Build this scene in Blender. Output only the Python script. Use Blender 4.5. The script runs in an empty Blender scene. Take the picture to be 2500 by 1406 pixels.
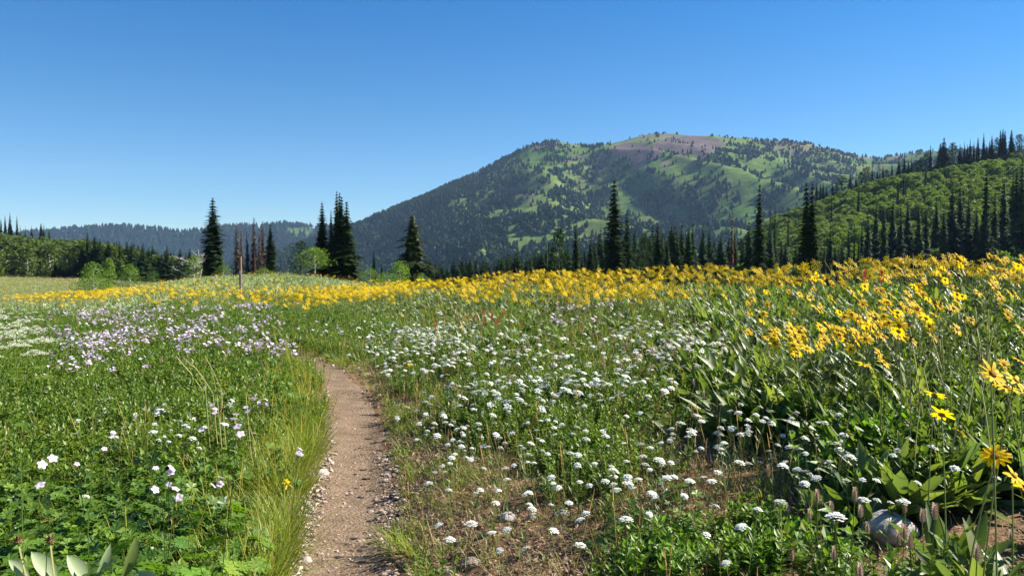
import bpy, math
import numpy as np
from mathutils import Vector, Euler, Matrix

RNG = np.random.default_rng(11)
TAU = 2 * math.pi
# ------------------------------------------------------------------ camera
scene = bpy.context.scene
COL = scene.collection
EYE = 1.65
F = 1947.0                       # focal length in photo pixels (2500 wide)
PITCH = math.atan(63 / F)
cam_d = bpy.data.cameras.new('camera')
cam_d.sensor_width = 36.0
cam_d.lens = 36.0 * F / 2500
cam_d.clip_start = 0.05
cam_d.clip_end = 30000
cam = bpy.data.objects.new('camera', cam_d)
COL.objects.link(cam)
cam.location = (0, 0, EYE)
cam.rotation_euler = (math.pi / 2 - PITCH, 0, 0)
scene.camera = cam
# ------------------------------------------------------------------ sky, sun, exposure
SUN_AZ, SUN_EL = math.radians(76), math.radians(37)     # azimuth clockwise from the view direction
world = bpy.data.worlds.new('World')
scene.world = world
world.use_nodes = True
wn, wl = world.node_tree.nodes, world.node_tree.links
sky = wn.new('ShaderNodeTexSky')
sky.sky_type = 'NISHITA'
sky.sun_disc = False
sky.sun_elevation = SUN_EL
sky.sun_rotation = SUN_AZ
sky.altitude = 2500
sky.air_density = 1.0
sky.dust_density = 0.0
sky.ozone_density = 3.0
hs = wn.new('ShaderNodeHueSaturation')
hs.inputs['Hue'].default_value = 0.493
hs.inputs['Saturation'].default_value = 1.12
wl.new(sky.outputs[0], hs.inputs['Color'])
tcw = wn.new('ShaderNodeTexCoord'); sxyz = wn.new('ShaderNodeSeparateXYZ'); wl.new(tcw.outputs['Generated'], sxyz.inputs[0])
mr = wn.new('ShaderNodeMapRange'); mr.inputs['From Min'].default_value = .03; mr.inputs['From Max'].default_value = .36; wl.new(sxyz.outputs['Z'], mr.inputs['Value'])
mw = wn.new('ShaderNodeMix'); mw.data_type = 'RGBA'; mw.inputs[6].default_value = (.96, 1.0, .97, 1); mw.inputs[7].default_value = (.12, .81, 1.22, 1); wl.new(mr.outputs[0], mw.inputs[0])
mm = wn.new('ShaderNodeMix'); mm.data_type = 'RGBA'; mm.blend_type = 'MULTIPLY'; mm.inputs[0].default_value = 1; wl.new(hs.outputs[0], mm.inputs[6]); wl.new(mw.outputs[2], mm.inputs[7])
wl.new(mm.outputs[2], wn['Background'].inputs['Color'])
wn['Background'].inputs['Strength'].default_value = 0.0525
sun_d = bpy.data.lights.new('sun', 'SUN')
sun_d.energy = 5.0
sun_d.angle = math.radians(0.53)
sun_d.color = (1.0, 0.95, 0.86)
sun = bpy.data.objects.new('sun', sun_d)
COL.objects.link(sun)
sdir = Vector((math.sin(SUN_AZ) * math.cos(SUN_EL), math.cos(SUN_AZ) * math.cos(SUN_EL), math.sin(SUN_EL)))
sun.rotation_euler = sdir.to_track_quat('Z', 'Y').to_euler()
scene.view_settings.view_transform = 'Standard'
scene.view_settings.look = 'None'
scene.view_settings.exposure = 1.36
scene.view_settings.gamma = 1.0
scene.render.engine = 'CYCLES'
scene.cycles.max_bounces = 5
scene.cycles.diffuse_bounces = 2
scene.cycles.glossy_bounces = 2
scene.cycles.transmission_bounces = 3
scene.cycles.volume_bounces = 0
scene.cycles.transparent_max_bounces = 4

# ------------------------------------------------------------------ numeric helpers
def _hash(ix, iy, seed):
    n = (ix.astype(np.int64) * 374761393 + iy.astype(np.int64) * 668265263 + seed * 974634777) & 0xffffffff
    n = ((n ^ (n >> 13)) * 1274126177) & 0xffffffff
    return ((n ^ (n >> 16)) & 0xffff) / 65535.0
def vnoise(x, y, seed=0):
    x = np.asarray(x, float); y = np.asarray(y, float)
    ix = np.floor(x); iy = np.floor(y); fx = x - ix; fy = y - iy
    fx = fx * fx * (3 - 2 * fx); fy = fy * fy * (3 - 2 * fy)
    a = _hash(ix, iy, seed); b = _hash(ix + 1, iy, seed); c = _hash(ix, iy + 1, seed); d = _hash(ix + 1, iy + 1, seed)
    return (a * (1 - fx) + b * fx) * (1 - fy) + (c * (1 - fx) + d * fx) * fy
def fbm(x, y, octv=4, seed=0):
    s = 0; a = 0.5; t = 0
    for k in range(octv):
        s = s + a * vnoise(x * 2 ** k, y * 2 ** k, seed + k * 17); t += a; a *= 0.5
    return s / t
def sstep(a, b, x):
    t = np.clip((x - a) / (b - a), 0, 1)
    return t * t * (3 - 2 * t)
CP, SP = math.cos(PITCH), math.sin(PITCH)
def unproj(x, y, Y):
    """Point of the photo pixel (x, y) at depth Y in front of the camera."""
    a, b = (x - 1250) / F, (703 - y) / F
    dy, dz = CP + b * SP, -SP + b * CP
    return np.array([a / dy * Y, Y * np.ones_like(a), EYE + dz / dy * Y]) if not np.isscalar(x) else (a / dy * Y, Y, EYE + dz / dy * Y)
def proj(X, Y, Z):
    dz = Z - EYE
    dep = Y * CP - dz * SP
    return 1250 + F * X / dep, 703 - F * (Y * SP + dz * CP) / dep

# ------------------------------------------------------------------ the lie of the land
TX = np.array([-900, -400, 0, 250, 500, 700, 900, 1000, 1050, 1200, 1500, 1650, 1900, 2160, 2500, 2900, 3400], float)
T = dict(
    dc=[40, 40, 45, 70, 90, 90, 65, 42, 36, 27, 21, 18, 14, 11, 8.5, 8, 8],
    zc=[-.95, -.95, -1.05, -1.40, -.28, .12, -.42, .02, .18, .58, .78, .88, .92, 1.02, .98, .98, .98],
    z130=[-2.4, -2.4, -2.4, -2.6, -3, -3, -4, -5, -5, -6, -6, -6.5, -7, -7, -6, -6, -6],
    z190=[-1.9, -1.9, -1.9, -2.2, -4, -8, -10, -10, -10, -10, -10, -10, -9, -4, -1, 0, 0],
    z260=[0, 0, 0, -2, -8, -20, -25, -25, -25, -25, -20, -12, 0, 8, 16, 20, 20],
    z340=[6, 6, 5, 1, -12, -35, -40, -40, -40, -40, -35, -18, 6, 24, 34, 36, 36],
    z430=[10, 10, 9, 2, -18, -40, -50, -50, -50, -50, -45, -20, 21, 41, 53, 55, 55],
    z600=[0, 0, 0, -10, -30, -50, -60, -60, -60, -60, -60, -30, 10, 30, 40, 45, 45],
    z1100=[-60] * 13 + [-40, -20, -20, -20])
T = {k: np.array(v, float) for k, v in T.items()}
RX = np.array([-900, 200, 500, 700, 800, 860, 900, 960, 1000, 1060, 1100, 1150, 1200, 1250, 1290, 1330, 1360, 1400, 1440, 1480, 1520, 1560,
               1590, 1640, 1680, 1740, 1800, 1860, 1920, 1970, 2010, 2060, 2130, 2180, 2250, 2350, 2500, 2900, 3400], float)
RY = np.array([700, 690, 660, 610, 575, 555, 538, 512, 496, 470, 450, 430, 405, 377, 357, 347, 346, 354, 358, 354, 345, 334,
               328, 328, 333, 334, 338, 344, 346, 352, 365, 376, 388, 383, 372, 366, 366, 380, 400], float)
QX = np.array([-900, 0, 60, 180, 230, 330, 400, 440, 500, 560, 650, 700, 770, 870, 950, 1100, 1300, 3400], float)
QY = np.array([600, 590, 570, 559, 554, 554, 562, 567, 562, 553, 552, 548, 555, 552, 566, 600, 640, 640], float)
YV, YR, YQ, YE = 1100.0, 2500.0, 3700.0, 4600.0
def G(X, Y):
    X = np.asarray(X, float); Y = np.asarray(Y, float)
    shp = np.broadcast(X, Y).shape
    X = np.broadcast_to(X, shp); Yc = np.maximum(np.broadcast_to(Y, shp), 0.6)
    s = np.clip(X / Yc, -1.05, 1.05)
    x = 1250 + F * s
    g = {k: np.interp(x, TX, v) for k, v in T.items()}
    dc, zc = g['dc'], g['zc']
    near = zc * (Yc / dc) ** np.where(zc > 0, 0.85, 1.0)
    y1 = dc * 1.3 + 10
    z1 = np.minimum(zc - 0.02 * dc - 0.6, -1.2) * 1.0
    H = 1.65 + YR * (640 - np.interp(x, RX, RY)) / F
    Q = 1.65 + YQ * (640 - np.interp(x, QX, QY)) / F
    ys = [dc, y1, 130, 190, 260, 340, 430, 600, YV]
    zs = [zc, z1, g['z130'], g['z190'], g['z260'], g['z340'], g['z430'], g['z600'], g['z1100']]
    z = near
    for i in range(len(ys) - 1):
        a, b = ys[i], ys[i + 1]
        t = np.clip((Yc - a) / (b - a), 0, 1)
        if i == 0: t = t * t * (3 - 2 * t)
        z = np.where(Yc > a, zs[i] * (1 - t) + zs[i + 1] * t, z)
    t = np.clip((Yc - YV) / (YR - YV), 0, 1)
    mz = zs[-1] + (H - zs[-1]) * (t ** 1.05) + 0 * t
    # gullies and spurs
    r1 = 1 - np.abs(2 * fbm(X / 330 + Yc / 900, Yc / 900 + 3, 3, 5) - 1) * 2
    r2 = fbm(X / 120 + 7, Yc / 160, 3, 9) - .5
    mz = mz + (r1 * 62 - 28 + r2 * 30) * np.sin(np.pi * np.clip(t, 0, 1)) ** .8
    z = np.where(Yc > YV, mz, z)
    t = np.clip((Yc - YR) / 500, 0, 1)
    dip = H - 160
    z = np.where(Yc > YR, H + (dip - H) * t ** 1.3, z)
    t = np.clip((Yc - YR - 500) / (YQ - YR - 500), 0, 1)
    z = np.where(Yc > YR + 500, dip + (Q - dip) * t + (fbm(X / 260, Yc / 260, 3, 21) - .5) * 60 * np.sin(np.pi * t), z)
    t = np.clip((Yc - YQ) / (YE - YQ), 0, 1)
    z = np.where(Yc > YQ, Q + (-200 - Q) * t, z)
    # small undulation of meadow and hills
    amp = np.interp(Yc, [0, 6, 20, 60, 130, 300, 700], [0.02, .05, .10, .12, .35, 2.2, 3])
    sc = np.interp(Yc, [0, 20, 130, 300], [1.7, 3.5, 16, 45])
    und = (fbm(X / 1.6, Yc / 1.6, 2, 31) - .5) * np.where(Yc < 30, .09, 0) + (fbm(X / 14, Yc / 14, 2, 33) - .5) * np.where(Yc > 14, .22, .22 * Yc / 14) \
        + (fbm(X / 55, Yc / 55, 3, 35) - .5) * np.interp(Yc, [120, 200, 500, 1000], [0, 3, 8, 12])
    z = z + np.where(Yc < YV, und, 0)
    # the path lies in a slight trough
    if np.any(Yc < 40):
        d = path_dist(X, Yc)
        z = z - 0.035 * np.exp(-(d / 0.32) ** 2)
    return z
PATH = np.array([(-.1, -3), (-.35, 0), (-.62, 2), (-.893, 4.19), (-1.02, 4.87), (-1.16, 5.74), (-1.37, 6.98), (-1.64, 8.24), (-1.93, 9.45), (-2.40, 11.08), (-3.02, 12.6),
                 (-3.75, 13.85), (-4.5, 14.9), (-5.4, 16.2), (-7.2, 19.5), (-9.6, 26), (-12.2, 35)])
PW = np.array([.24, .24, .25, .27, .28, .28, .29, .28, .27, .26, .26, .26, .25, .25, .25, .25, .25])
def path_samples(step=.06):
    seg = np.hypot(*np.diff(PATH, axis=0).T); cum = np.r_[0, np.cumsum(seg)]
    tt = np.arange(0, cum[-1], step)
    P = np.stack([np.interp(tt, cum, PATH[:, 0]), np.interp(tt, cum, PATH[:, 1])], 1)
    k = np.ones(25) / 25
    Q_ = P.copy()
    for i in range(2):
        pad = np.r_[np.repeat(P[:1, i], 12), P[:, i], np.repeat(P[-1:, i], 12)]
        Q_[:, i] = np.convolve(pad, k, 'valid')
    return Q_, np.interp(tt, cum, PW)
PS, PSW = path_samples()
_k = PS[:, 1] < 15.6
PS, PSW = PS[_k], PSW[_k]
def path_dist(X, Y):
    """Signed-less distance to the trail's centre line (piecewise, by depth)."""
    xc = np.interp(Y, PS[:, 1], PS[:, 0]) + np.maximum(np.asarray(Y, float) - 15.3, 0) * -40
    sl = np.interp(Y, PS[:-1, 1], np.diff(PS[:, 0]) / np.maximum(np.diff(PS[:, 1]), 1e-3))
    return np.abs(X - xc) / np.sqrt(1 + sl * sl)

# ------------------------------------------------------------------ mesh building
def new_mesh(name, V, faces, mats, fm=None, smooth=False, col=None):
    """faces: list of (m,k) index arrays; fm: list of material indices per block; col: (n,3) vertex tint."""
    V = np.asarray(V, np.float32)
    me = bpy.data.meshes.new(name)
    faces = [np.asarray(f, np.int64) for f in faces]
    keep = [i for i, f in enumerate(faces) if len(f)]
    me.vertices.add(len(V)); me.vertices.foreach_set('co', V.ravel())
    li = np.concatenate([faces[i].ravel() for i in keep])
    tot = np.concatenate([np.full(len(faces[i]), faces[i].shape[1]) for i in keep])
    st = np.r_[0, np.cumsum(tot)[:-1]]
    me.loops.add(len(li)); me.loops.foreach_set('vertex_index', li.astype(np.int32))
    me.polygons.add(len(tot)); me.polygons.foreach_set('loop_start', st.astype(np.int32))
    try: me.polygons.foreach_set('loop_total', tot.astype(np.int32))
    except Exception: pass
    if fm is not None:
        me.polygons.foreach_set('material_index', np.concatenate([np.full(len(faces[i]), fm[i]) for i in keep]).astype(np.int32))
    me.polygons.foreach_set('use_smooth', np.full(len(tot), bool(smooth)))
    if col is not None:
        at = me.color_attributes.new('Col', 'FLOAT_COLOR', 'POINT')
        c = np.ones((len(V), 4), np.float32); c[:, :3] = col
        at.data.foreach_set('color', c.ravel())
    for m in (mats if isinstance(mats, (list, tuple)) else [mats]):
        me.materials.append(m)
    me.update(calc_edges=True)
    return me
class MB:
    """Collects vertex/face blocks with a tint and a material slot."""
    def __init__(s): s.V = []; s.F = []; s.M = []; s.C = []; s.n = 0
    def add(s, V, faces, col=(1, 1, 1), m=0):
        V = np.asarray(V, float).reshape(-1, 3)
        for f in (faces if isinstance(faces, list) else [faces]):
            s.F.append(np.asarray(f) + s.n); s.M.append(m)
        s.V.append(V); c = np.asarray(col, float)
        s.C.append(np.broadcast_to(c, (len(V), 3)) if c.ndim == 1 else c)
        s.n += len(V)
    def mesh(s, name, mats, smooth=False):
        return new_mesh(name, np.concatenate(s.V), s.F, mats, s.M, smooth, np.concatenate(s.C))
def nrm(a): return a / np.maximum(np.linalg.norm(a, axis=-1, keepdims=True), 1e-9)
def A(*v): return np.array(v, float)
def sph(az, el):
    az, el = np.broadcast_arrays(az, el)
    return np.stack([np.cos(az) * np.cos(el), np.sin(az) * np.cos(el), np.sin(el)], -1)
def leaves(mb, P, D, N, L, W, seg=3, curl=0.0, fold=0.15, prof=1.0, col=(1, 1, 1), m=0, round_=False):
    """Strip leaves: P base, D direction, N upper normal, per-leaf length and width."""
    P = np.atleast_2d(P).astype(float); n = max(len(P), len(np.atleast_2d(D))); P = np.broadcast_to(P, (n, 3))
    D = nrm(np.broadcast_to(D, (n, 3)).astype(float)); N = np.broadcast_to(N, (n, 3)).astype(float)
    S = nrm(np.cross(D, N)); N = nrm(np.cross(S, D))
    L = np.broadcast_to(L, (n,)).astype(float)[:, None]; W = np.broadcast_to(W, (n,)).astype(float)[:, None]
    curl = np.broadcast_to(curl, (n,)).astype(float)[:, None]
    t = np.linspace(0, 1, seg + 1)
    w = np.sin(np.pi * np.clip(t, 0, 1) ** prof) ** .8
    w[0] = .12 if not round_ else .25; w[-1] = 0.02 if not round_ else .45
    rows = []
    for k in range(seg + 1):
        c = P + D * L * t[k] - N * curl * L * t[k] ** 2 - D * L * 0.25 * np.abs(curl) * t[k] ** 2
        rows += [c - S * W * .5 * w[k] + N * W * fold * w[k], c, c + S * W * .5 * w[k] + N * W * fold * w[k]]
    V = np.stack(rows, 1).reshape(-1, 3)
    q = []
    for k in range(seg):
        a = 3 * k
        q += [[a, a + 1, a + 4, a + 3], [a + 1, a + 2, a + 5, a + 4]]
    q = np.array(q)
    Fc = (np.arange(n)[:, None, None] * (3 * (seg + 1)) + q[None]).reshape(-1, 4)
    c = np.asarray(col, float)
    if c.ndim == 2: c = np.repeat(c, 3 * (seg + 1), 0)
    mb.add(V, Fc, c, m)
def kites(mb, P, D, N, L, W, mid=.45, fold=.12, col=(1, 1, 1), m=0):
    P = np.atleast_2d(P).astype(float); n = max(len(P), len(np.atleast_2d(D))); P = np.broadcast_to(P, (n, 3))
    D = nrm(np.broadcast_to(D, (n, 3)).astype(float)); N = np.broadcast_to(N, (n, 3)).astype(float)
    S = nrm(np.cross(D, N)); N = nrm(np.cross(S, D))
    L = np.broadcast_to(L, (n,)).astype(float)[:, None]; W = np.broadcast_to(W, (n,)).astype(float)[:, None]
    V = np.stack([P, P + D * L * mid - S * W * .5 + N * W * fold, P + D * L, P + D * L * mid + S * W * .5 + N * W * fold], 1).reshape(-1, 3)
    b = np.arange(n)[:, None] * 4
    Fc = np.concatenate([b + [0, 1, 2], b + [0, 2, 3]])
    c = np.asarray(col, float)
    if c.ndim == 2: c = np.repeat(c, 4, 0)
    mb.add(V, Fc, c, m)
def tube(mb, pts, rad, k=5, col=(1, 1, 1), m=0, cap=True):
    pts = np.asarray(pts, float); n = len(pts); rad = np.broadcast_to(rad, (n,)).astype(float)
    d = np.gradient(pts, axis=0); d = nrm(d)
    ref = np.where(np.abs(d[:, 2:3]) > .9, A(1, 0, 0), A(0, 0, 1))
    u = nrm(np.cross(d, ref)); v = np.cross(d, u)
    a = np.arange(k) * TAU / k
    V = (pts[:, None] + rad[:, None, None] * (np.cos(a)[None, :, None] * u[:, None] + np.sin(a)[None, :, None] * v[:, None])).reshape(-1, 3)
    i = np.arange(n - 1)[:, None] * k; j = np.arange(k)[None]; j2 = (j + 1) % k
    Fc = np.stack([i + j, i + j2, i + k + j2, i + k + j], -1).reshape(-1, 4)
    fs = [Fc]
    if cap: fs.append(np.array([list(range((n - 1) * k, n * k))]))
    mb.add(V, fs, col, m)
def blob(mb, c, r, seed=0, rings=5, k=8, jit=.18, col=(1, 1, 1), m=0, rng=RNG):
    """A lumpy closed stone-like body."""
    r = np.broadcast_to(r, (3,))
    V = [A(0, 0, 1)]
    for i in range(1, rings):
        ph = math.pi * i / rings
        for j in range(k):
            V.append(A(math.sin(ph) * math.cos(TAU * j / k), math.sin(ph) * math.sin(TAU * j / k), math.cos(ph)))
    V.append(A(0, 0, -1)); V = np.array(V) * (1 + jit * (rng.random(len(V))[:, None] - .5) * 2)
    q = []; tr = []
    for i in range(rings - 2):
        for j in range(k):
            a = 1 + i * k; q.append([a + j, a + (j + 1) % k, a + k + (j + 1) % k, a + k + j][::-1])
    for j in range(k):
        tr.append([0, 1 + j, 1 + (j + 1) % k]); b = 1 + (rings - 2) * k
        tr.append([len(V) - 1, b + (j + 1) % k, b + j])
    mb.add(V * r + np.asarray(c, float), [np.array(q), np.array(tr)], col, m)

# ------------------------------------------------------------------ materials
def mat(name):
    m = bpy.data.materials.new(name); m.use_nodes = True
    return m, m.node_tree.nodes, m.node_tree.links, m.node_tree.nodes['Principled BSDF']
def foliage(name, c1, c2, trans=.35, rough=.5, spec=.35, tboost=(1.25, 1.35, .6), rnd=.35):
    """Leaf: reflects, lets light through, varies from plant to plant; multiplied by the mesh tint."""
    m, n, l, b = mat(name)
    oi = n.new('ShaderNodeObjectInfo'); at = n.new('ShaderNodeAttribute'); at.attribute_name = 'Col'
    geo = n.new('ShaderNodeNewGeometry')
    mx = n.new('ShaderNodeMix'); mx.data_type = 'RGBA'
    mx.inputs[6].default_value = (*c1, 1); mx.inputs[7].default_value = (*c2, 1)
    ri = n.new('ShaderNodeMath'); ri.operation = 'ADD'
    ra = n.new('ShaderNodeMath'); ra.operation = 'MULTIPLY'; ra.inputs[1].default_value = 1 - rnd
    rb = n.new('ShaderNodeMath'); rb.operation = 'MULTIPLY'; rb.inputs[1].default_value = rnd
    l.new(oi.outputs['Random'], ra.inputs[0]); l.new(geo.outputs['Random Per Island'], rb.inputs[0])
    l.new(ra.outputs[0], ri.inputs[0]); l.new(rb.outputs[0], ri.inputs[1]); l.new(ri.outputs[0], mx.inputs[0])
    mu = n.new('ShaderNodeMix'); mu.data_type = 'RGBA'; mu.blend_type = 'MULTIPLY'; mu.inputs[0].default_value = 1
    l.new(mx.outputs[2], mu.inputs[6]); l.new(at.outputs['Color'], mu.inputs[7])
    b.inputs['Roughness'].default_value = rough
    b.inputs['Specular IOR Level'].default_value = spec
    l.new(mu.outputs[2], b.inputs['Base Color'])
    if trans > 0:
        tb = n.new('ShaderNodeMix'); tb.data_type = 'RGBA'; tb.blend_type = 'MULTIPLY'; tb.inputs[0].default_value = 1
        tb.inputs[7].default_value = (*tboost, 1); l.new(mu.outputs[2], tb.inputs[6])
        t = n.new('ShaderNodeBsdfTranslucent'); l.new(tb.outputs[2], t.inputs['Color'])
        ms = n.new('ShaderNodeMixShader'); ms.inputs[0].default_value = trans
        l.new(b.outputs[0], ms.inputs[1]); l.new(t.outputs[0], ms.inputs[2])
        l.new(ms.outputs[0], n['Material Output'].inputs['Surface'])
    return m
M = {}
M['grass'] = foliage('grass_blade', (.18, .235, .025), (.31, .325, .05), .42, .42, .4)
M['dry'] = foliage('dry_grass', (.42, .33, .13), (.30, .29, .075), .35, .6, .2, (1.1, 1.05, .8))
M['forb'] = foliage('forb_leaf', (.062, .135, .018), (.145, .235, .030), .36, .42, .35)
M['herb'] = foliage('herb_leaf', (.075, .138, .018), (.19, .26, .034), .38, .42, .3)
M['lush'] = foliage('lush_leaf', (.12, .235, .02), (.20, .30, .035), .4, .45, .35)
M['mule'] = foliage('mule_ears_leaf', (.080, .130, .022), (.20, .25, .07), .38, .45, .4)
M['sage'] = foliage('silvery_leaf', (.27, .34, .17), (.38, .44, .23), .3, .5, .4)
M['stem'] = foliage('stem', (.13, .19, .045), (.20, .23, .07), .15, .5, .3)
M['tanstem'] = foliage('tan_stem', (.34, .36, .10), (.46, .40, .17), .1, .6, .2)
M['petal'] = foliage('yellow_petal', (.97, .59, .005), (.99, .70, .008), .5, .55, .1, (1.02, .98, .8))
M['disc'] = foliage('flower_disc', (.17, .085, .012), (.26, .14, .02), 0, .8, .1)
M['white'] = foliage('white_floret', (.74, .76, .66), (.80, .80, .74), .25, .7, .1, (1, 1, .9))
M['cream'] = foliage('cream_floret', (.60, .64, .42), (.70, .72, .52), .25, .7, .1, (1, 1, .9))
M['lilac'] = foliage('lilac_petal', (.66, .50, .67), (.86, .75, .83), .35, .6, .1, (1, .95, 1))
M['litter'] = foliage('dead_leaf', (.20, .115, .065), (.46, .34, .22), .1, .8, .1, (1, 1, 1), rnd=.9)
M['aspendull'] = foliage('shade_dulled_aspen_leaf', (.080, .118, .026), (.115, .155, .036), .35, .5, .2)  # haze and shade over the pasture grove put into a duller leaf colour
M['mint'] = foliage('mint_head', (.42, .32, .20), (.56, .42, .32), .15, .8, .1, (1, 1, 1))
M['seed'] = foliage('seed_head', (.13, .09, .035), (.20, .15, .06), 0, .85, .1)
M['red'] = foliage('red_bract', (.46, .09, .05), (.52, .14, .07), .35, .6, .1, (1, .9, .8))
M['fir'] = foliage('fir_needles', (.013, .030, .010), (.036, .062, .016), .22, .7, .08, (1.5, 1.6, .6), rnd=.6)
M['firolive'] = foliage('olive_fir_needles', (.028, .042, .010), (.060, .075, .016), .25, .6, .2, (1.5, 1.5, .5), rnd=.6)  # olive-green needles of the bushy conifer
M['firfar'] = foliage('far_conifer_needles', (.016, .038, .014), (.036, .064, .020), .05, .7, .1, rnd=.3)
M['deadneedle'] = foliage('dead_needles', (.085, .062, .052), (.125, .092, .075), .1, .8, .1, (1, 1, 1), rnd=.6)
M['rust'] = foliage('rust_needles', (.15, .062, .028), (.12, .06, .035), .1, .8, .1, (1, 1, 1))
M['aspen'] = foliage('aspen_leaf', (.090, .142, .022), (.145, .198, .032), .42, .5, .3)
M['aspenbright'] = foliage('bright_leaf', (.11, .185, .02), (.165, .25, .03), .45, .5, .3)  # bright green leaves of the bushes and the small leafy tree
M['bark'] = foliage('bark', (.09, .075, .06), (.13, .11, .09), 0, .9, .1)
M['palebark'] = foliage('pale_bark', (.45, .42, .36), (.55, .52, .46), 0, .8, .1)
M['deadwood'] = foliage('dead_wood', (.27, .25, .23), (.36, .33, .30), 0, .85, .1)

def ramp(n, l, src, stops):
    r = n.new('ShaderNodeValToRGB'); l.new(src, r.inputs[0])
    e = r.color_ramp.elements
    while len(e) > len(stops): e.remove(e[-1])
    while len(e) < len(stops): e.new(1)
    for k, (p, c) in enumerate(stops): e[k].position = p; e[k].color = (*c, 1)
    return r.outputs[0]
def noise_node(n, l, co, scale, detail=5, rough=.6):
    t = n.new('ShaderNodeTexNoise'); t.inputs['Scale'].default_value = scale; t.inputs['Detail'].default_value = detail
    t.inputs['Roughness'].default_value = rough; l.new(co, t.inputs['Vector']); return t.outputs[0]
def mixc(n, l, f, a, b, bl='MIX'):
    m = n.new('ShaderNodeMix'); m.data_type = 'RGBA'; m.blend_type = bl
    if isinstance(f, (int, float)): m.inputs[0].default_value = f
    else: l.new(f, m.inputs[0])
    for i, v in ((6, a), (7, b)):
        if isinstance(v, tuple): m.inputs[i].default_value = (*v, 1)
        else: l.new(v, m.inputs[i])
    return m.outputs[2]
def bump(n, l, b, h, dist, st=1.0):
    bp = n.new('ShaderNodeBump'); bp.inputs['Distance'].default_value = dist; bp.inputs['Strength'].default_value = st
    l.new(h, bp.inputs['Height']); l.new(bp.outputs[0], b.inputs['Normal'])
def ground_mat():
    m, n, l, b = mat('meadow_soil')
    tc = n.new('ShaderNodeNewGeometry').outputs['Position']
    fine = noise_node(n, l, tc, 38, 6, .7); mid = noise_node(n, l, tc, 6, 5, .65)
    at = n.new('ShaderNodeAttribute'); at.attribute_name = 'Col'
    soil = ramp(n, l, fine, [(.25, (.045, .026, .017)), (.45, (.16, .10, .066)), (.6, (.26, .175, .115)), (.78, (.40, .295, .20))])
    lit = ramp(n, l, mid, [(.35, (.75, .62, .5)), (.6, (1.15, 1.1, .9))])
    s2 = mixc(n, l, 1.0, soil, lit, 'MULTIPLY')
    far = ramp(n, l, noise_node(n, l, tc, .7, 6, .7), [(.3, (.055, .075, .022)), (.5, (.10, .125, .04)), (.7, (.17, .17, .07))])
    sep = n.new('ShaderNodeSeparateColor'); l.new(at.outputs['Color'], sep.inputs[0])
    c = mixc(n, l, sep.outputs[0], s2, far)
    past = ramp(n, l, noise_node(n, l, tc, .12, 6, .75), [(.3, (.08, .10, .035)), (.5, (.115, .13, .05)), (.7, (.16, .145, .07))])
    c = mixc(n, l, sep.outputs[1], c, past)
    l.new(c, b.inputs['Base Color']); b.inputs['Roughness'].default_value = .95; b.inputs['Specular IOR Level'].default_value = .1
    bump(n, l, b, fine, .02, .8)
    return m
def path_mat():
    m, n, l, b = mat('trail_dirt')
    tc = n.new('ShaderNodeNewGeometry').outputs['Position']
    a = noise_node(n, l, tc, 5, 6, .65); f = noise_node(n, l, tc, 60, 6, .7)
    vo = n.new('ShaderNodeTexVoronoi'); vo.inputs['Scale'].default_value = 42; l.new(tc, vo.inputs['Vector'])
    c = ramp(n, l, a, [(.3, (.14, .097, .062)), (.5, (.20, .142, .094)), (.7, (.255, .185, .125))])
    c2 = ramp(n, l, f, [(.3, (.6, .58, .55)), (.5, (1, 1, 1)), (.72, (1.3, 1.28, 1.25))])
    c = mixc(n, l, 1.0, c, c2, 'MULTIPLY')
    ed = ramp(n, l, vo.outputs['Distance'], [(.0, (1.12, 1.1, 1.08)), (.45, (.92, .9, .88))])
    c = mixc(n, l, .7, c, ed, 'MULTIPLY')
    l.new(c, b.inputs['Base Color']); b.inputs['Roughness'].default_value = .95; b.inputs['Specular IOR Level'].default_value = .1
    ad = n.new('ShaderNodeMath'); ad.operation = 'SUBTRACT'; l.new(f, ad.inputs[0]); l.new(vo.outputs['Distance'], ad.inputs[1])
    bump(n, l, b, ad.outputs[0], .012, .8)
    return m
def stone_mat(name, c1, c2, sc=14):
    m, n, l, b = mat(name)
    tc = n.new('ShaderNodeNewGeometry').outputs['Position']; oi = n.new('ShaderNodeObjectInfo')
    c = ramp(n, l, noise_node(n, l, tc, sc, 6, .65), [(.3, c1), (.7, c2)])
    r = ramp(n, l, oi.outputs['Random'], [(0, (.75, .72, .7)), (1, (1.2, 1.15, 1.1))])
    l.new(mixc(n, l, 1.0, c, r, 'MULTIPLY'), b.inputs['Base Color']); b.inputs['Roughness'].default_value = .9
    bump(n, l, b, noise_node(n, l, tc, sc * 3, 5, .7), .01, .7)
    return m
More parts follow.
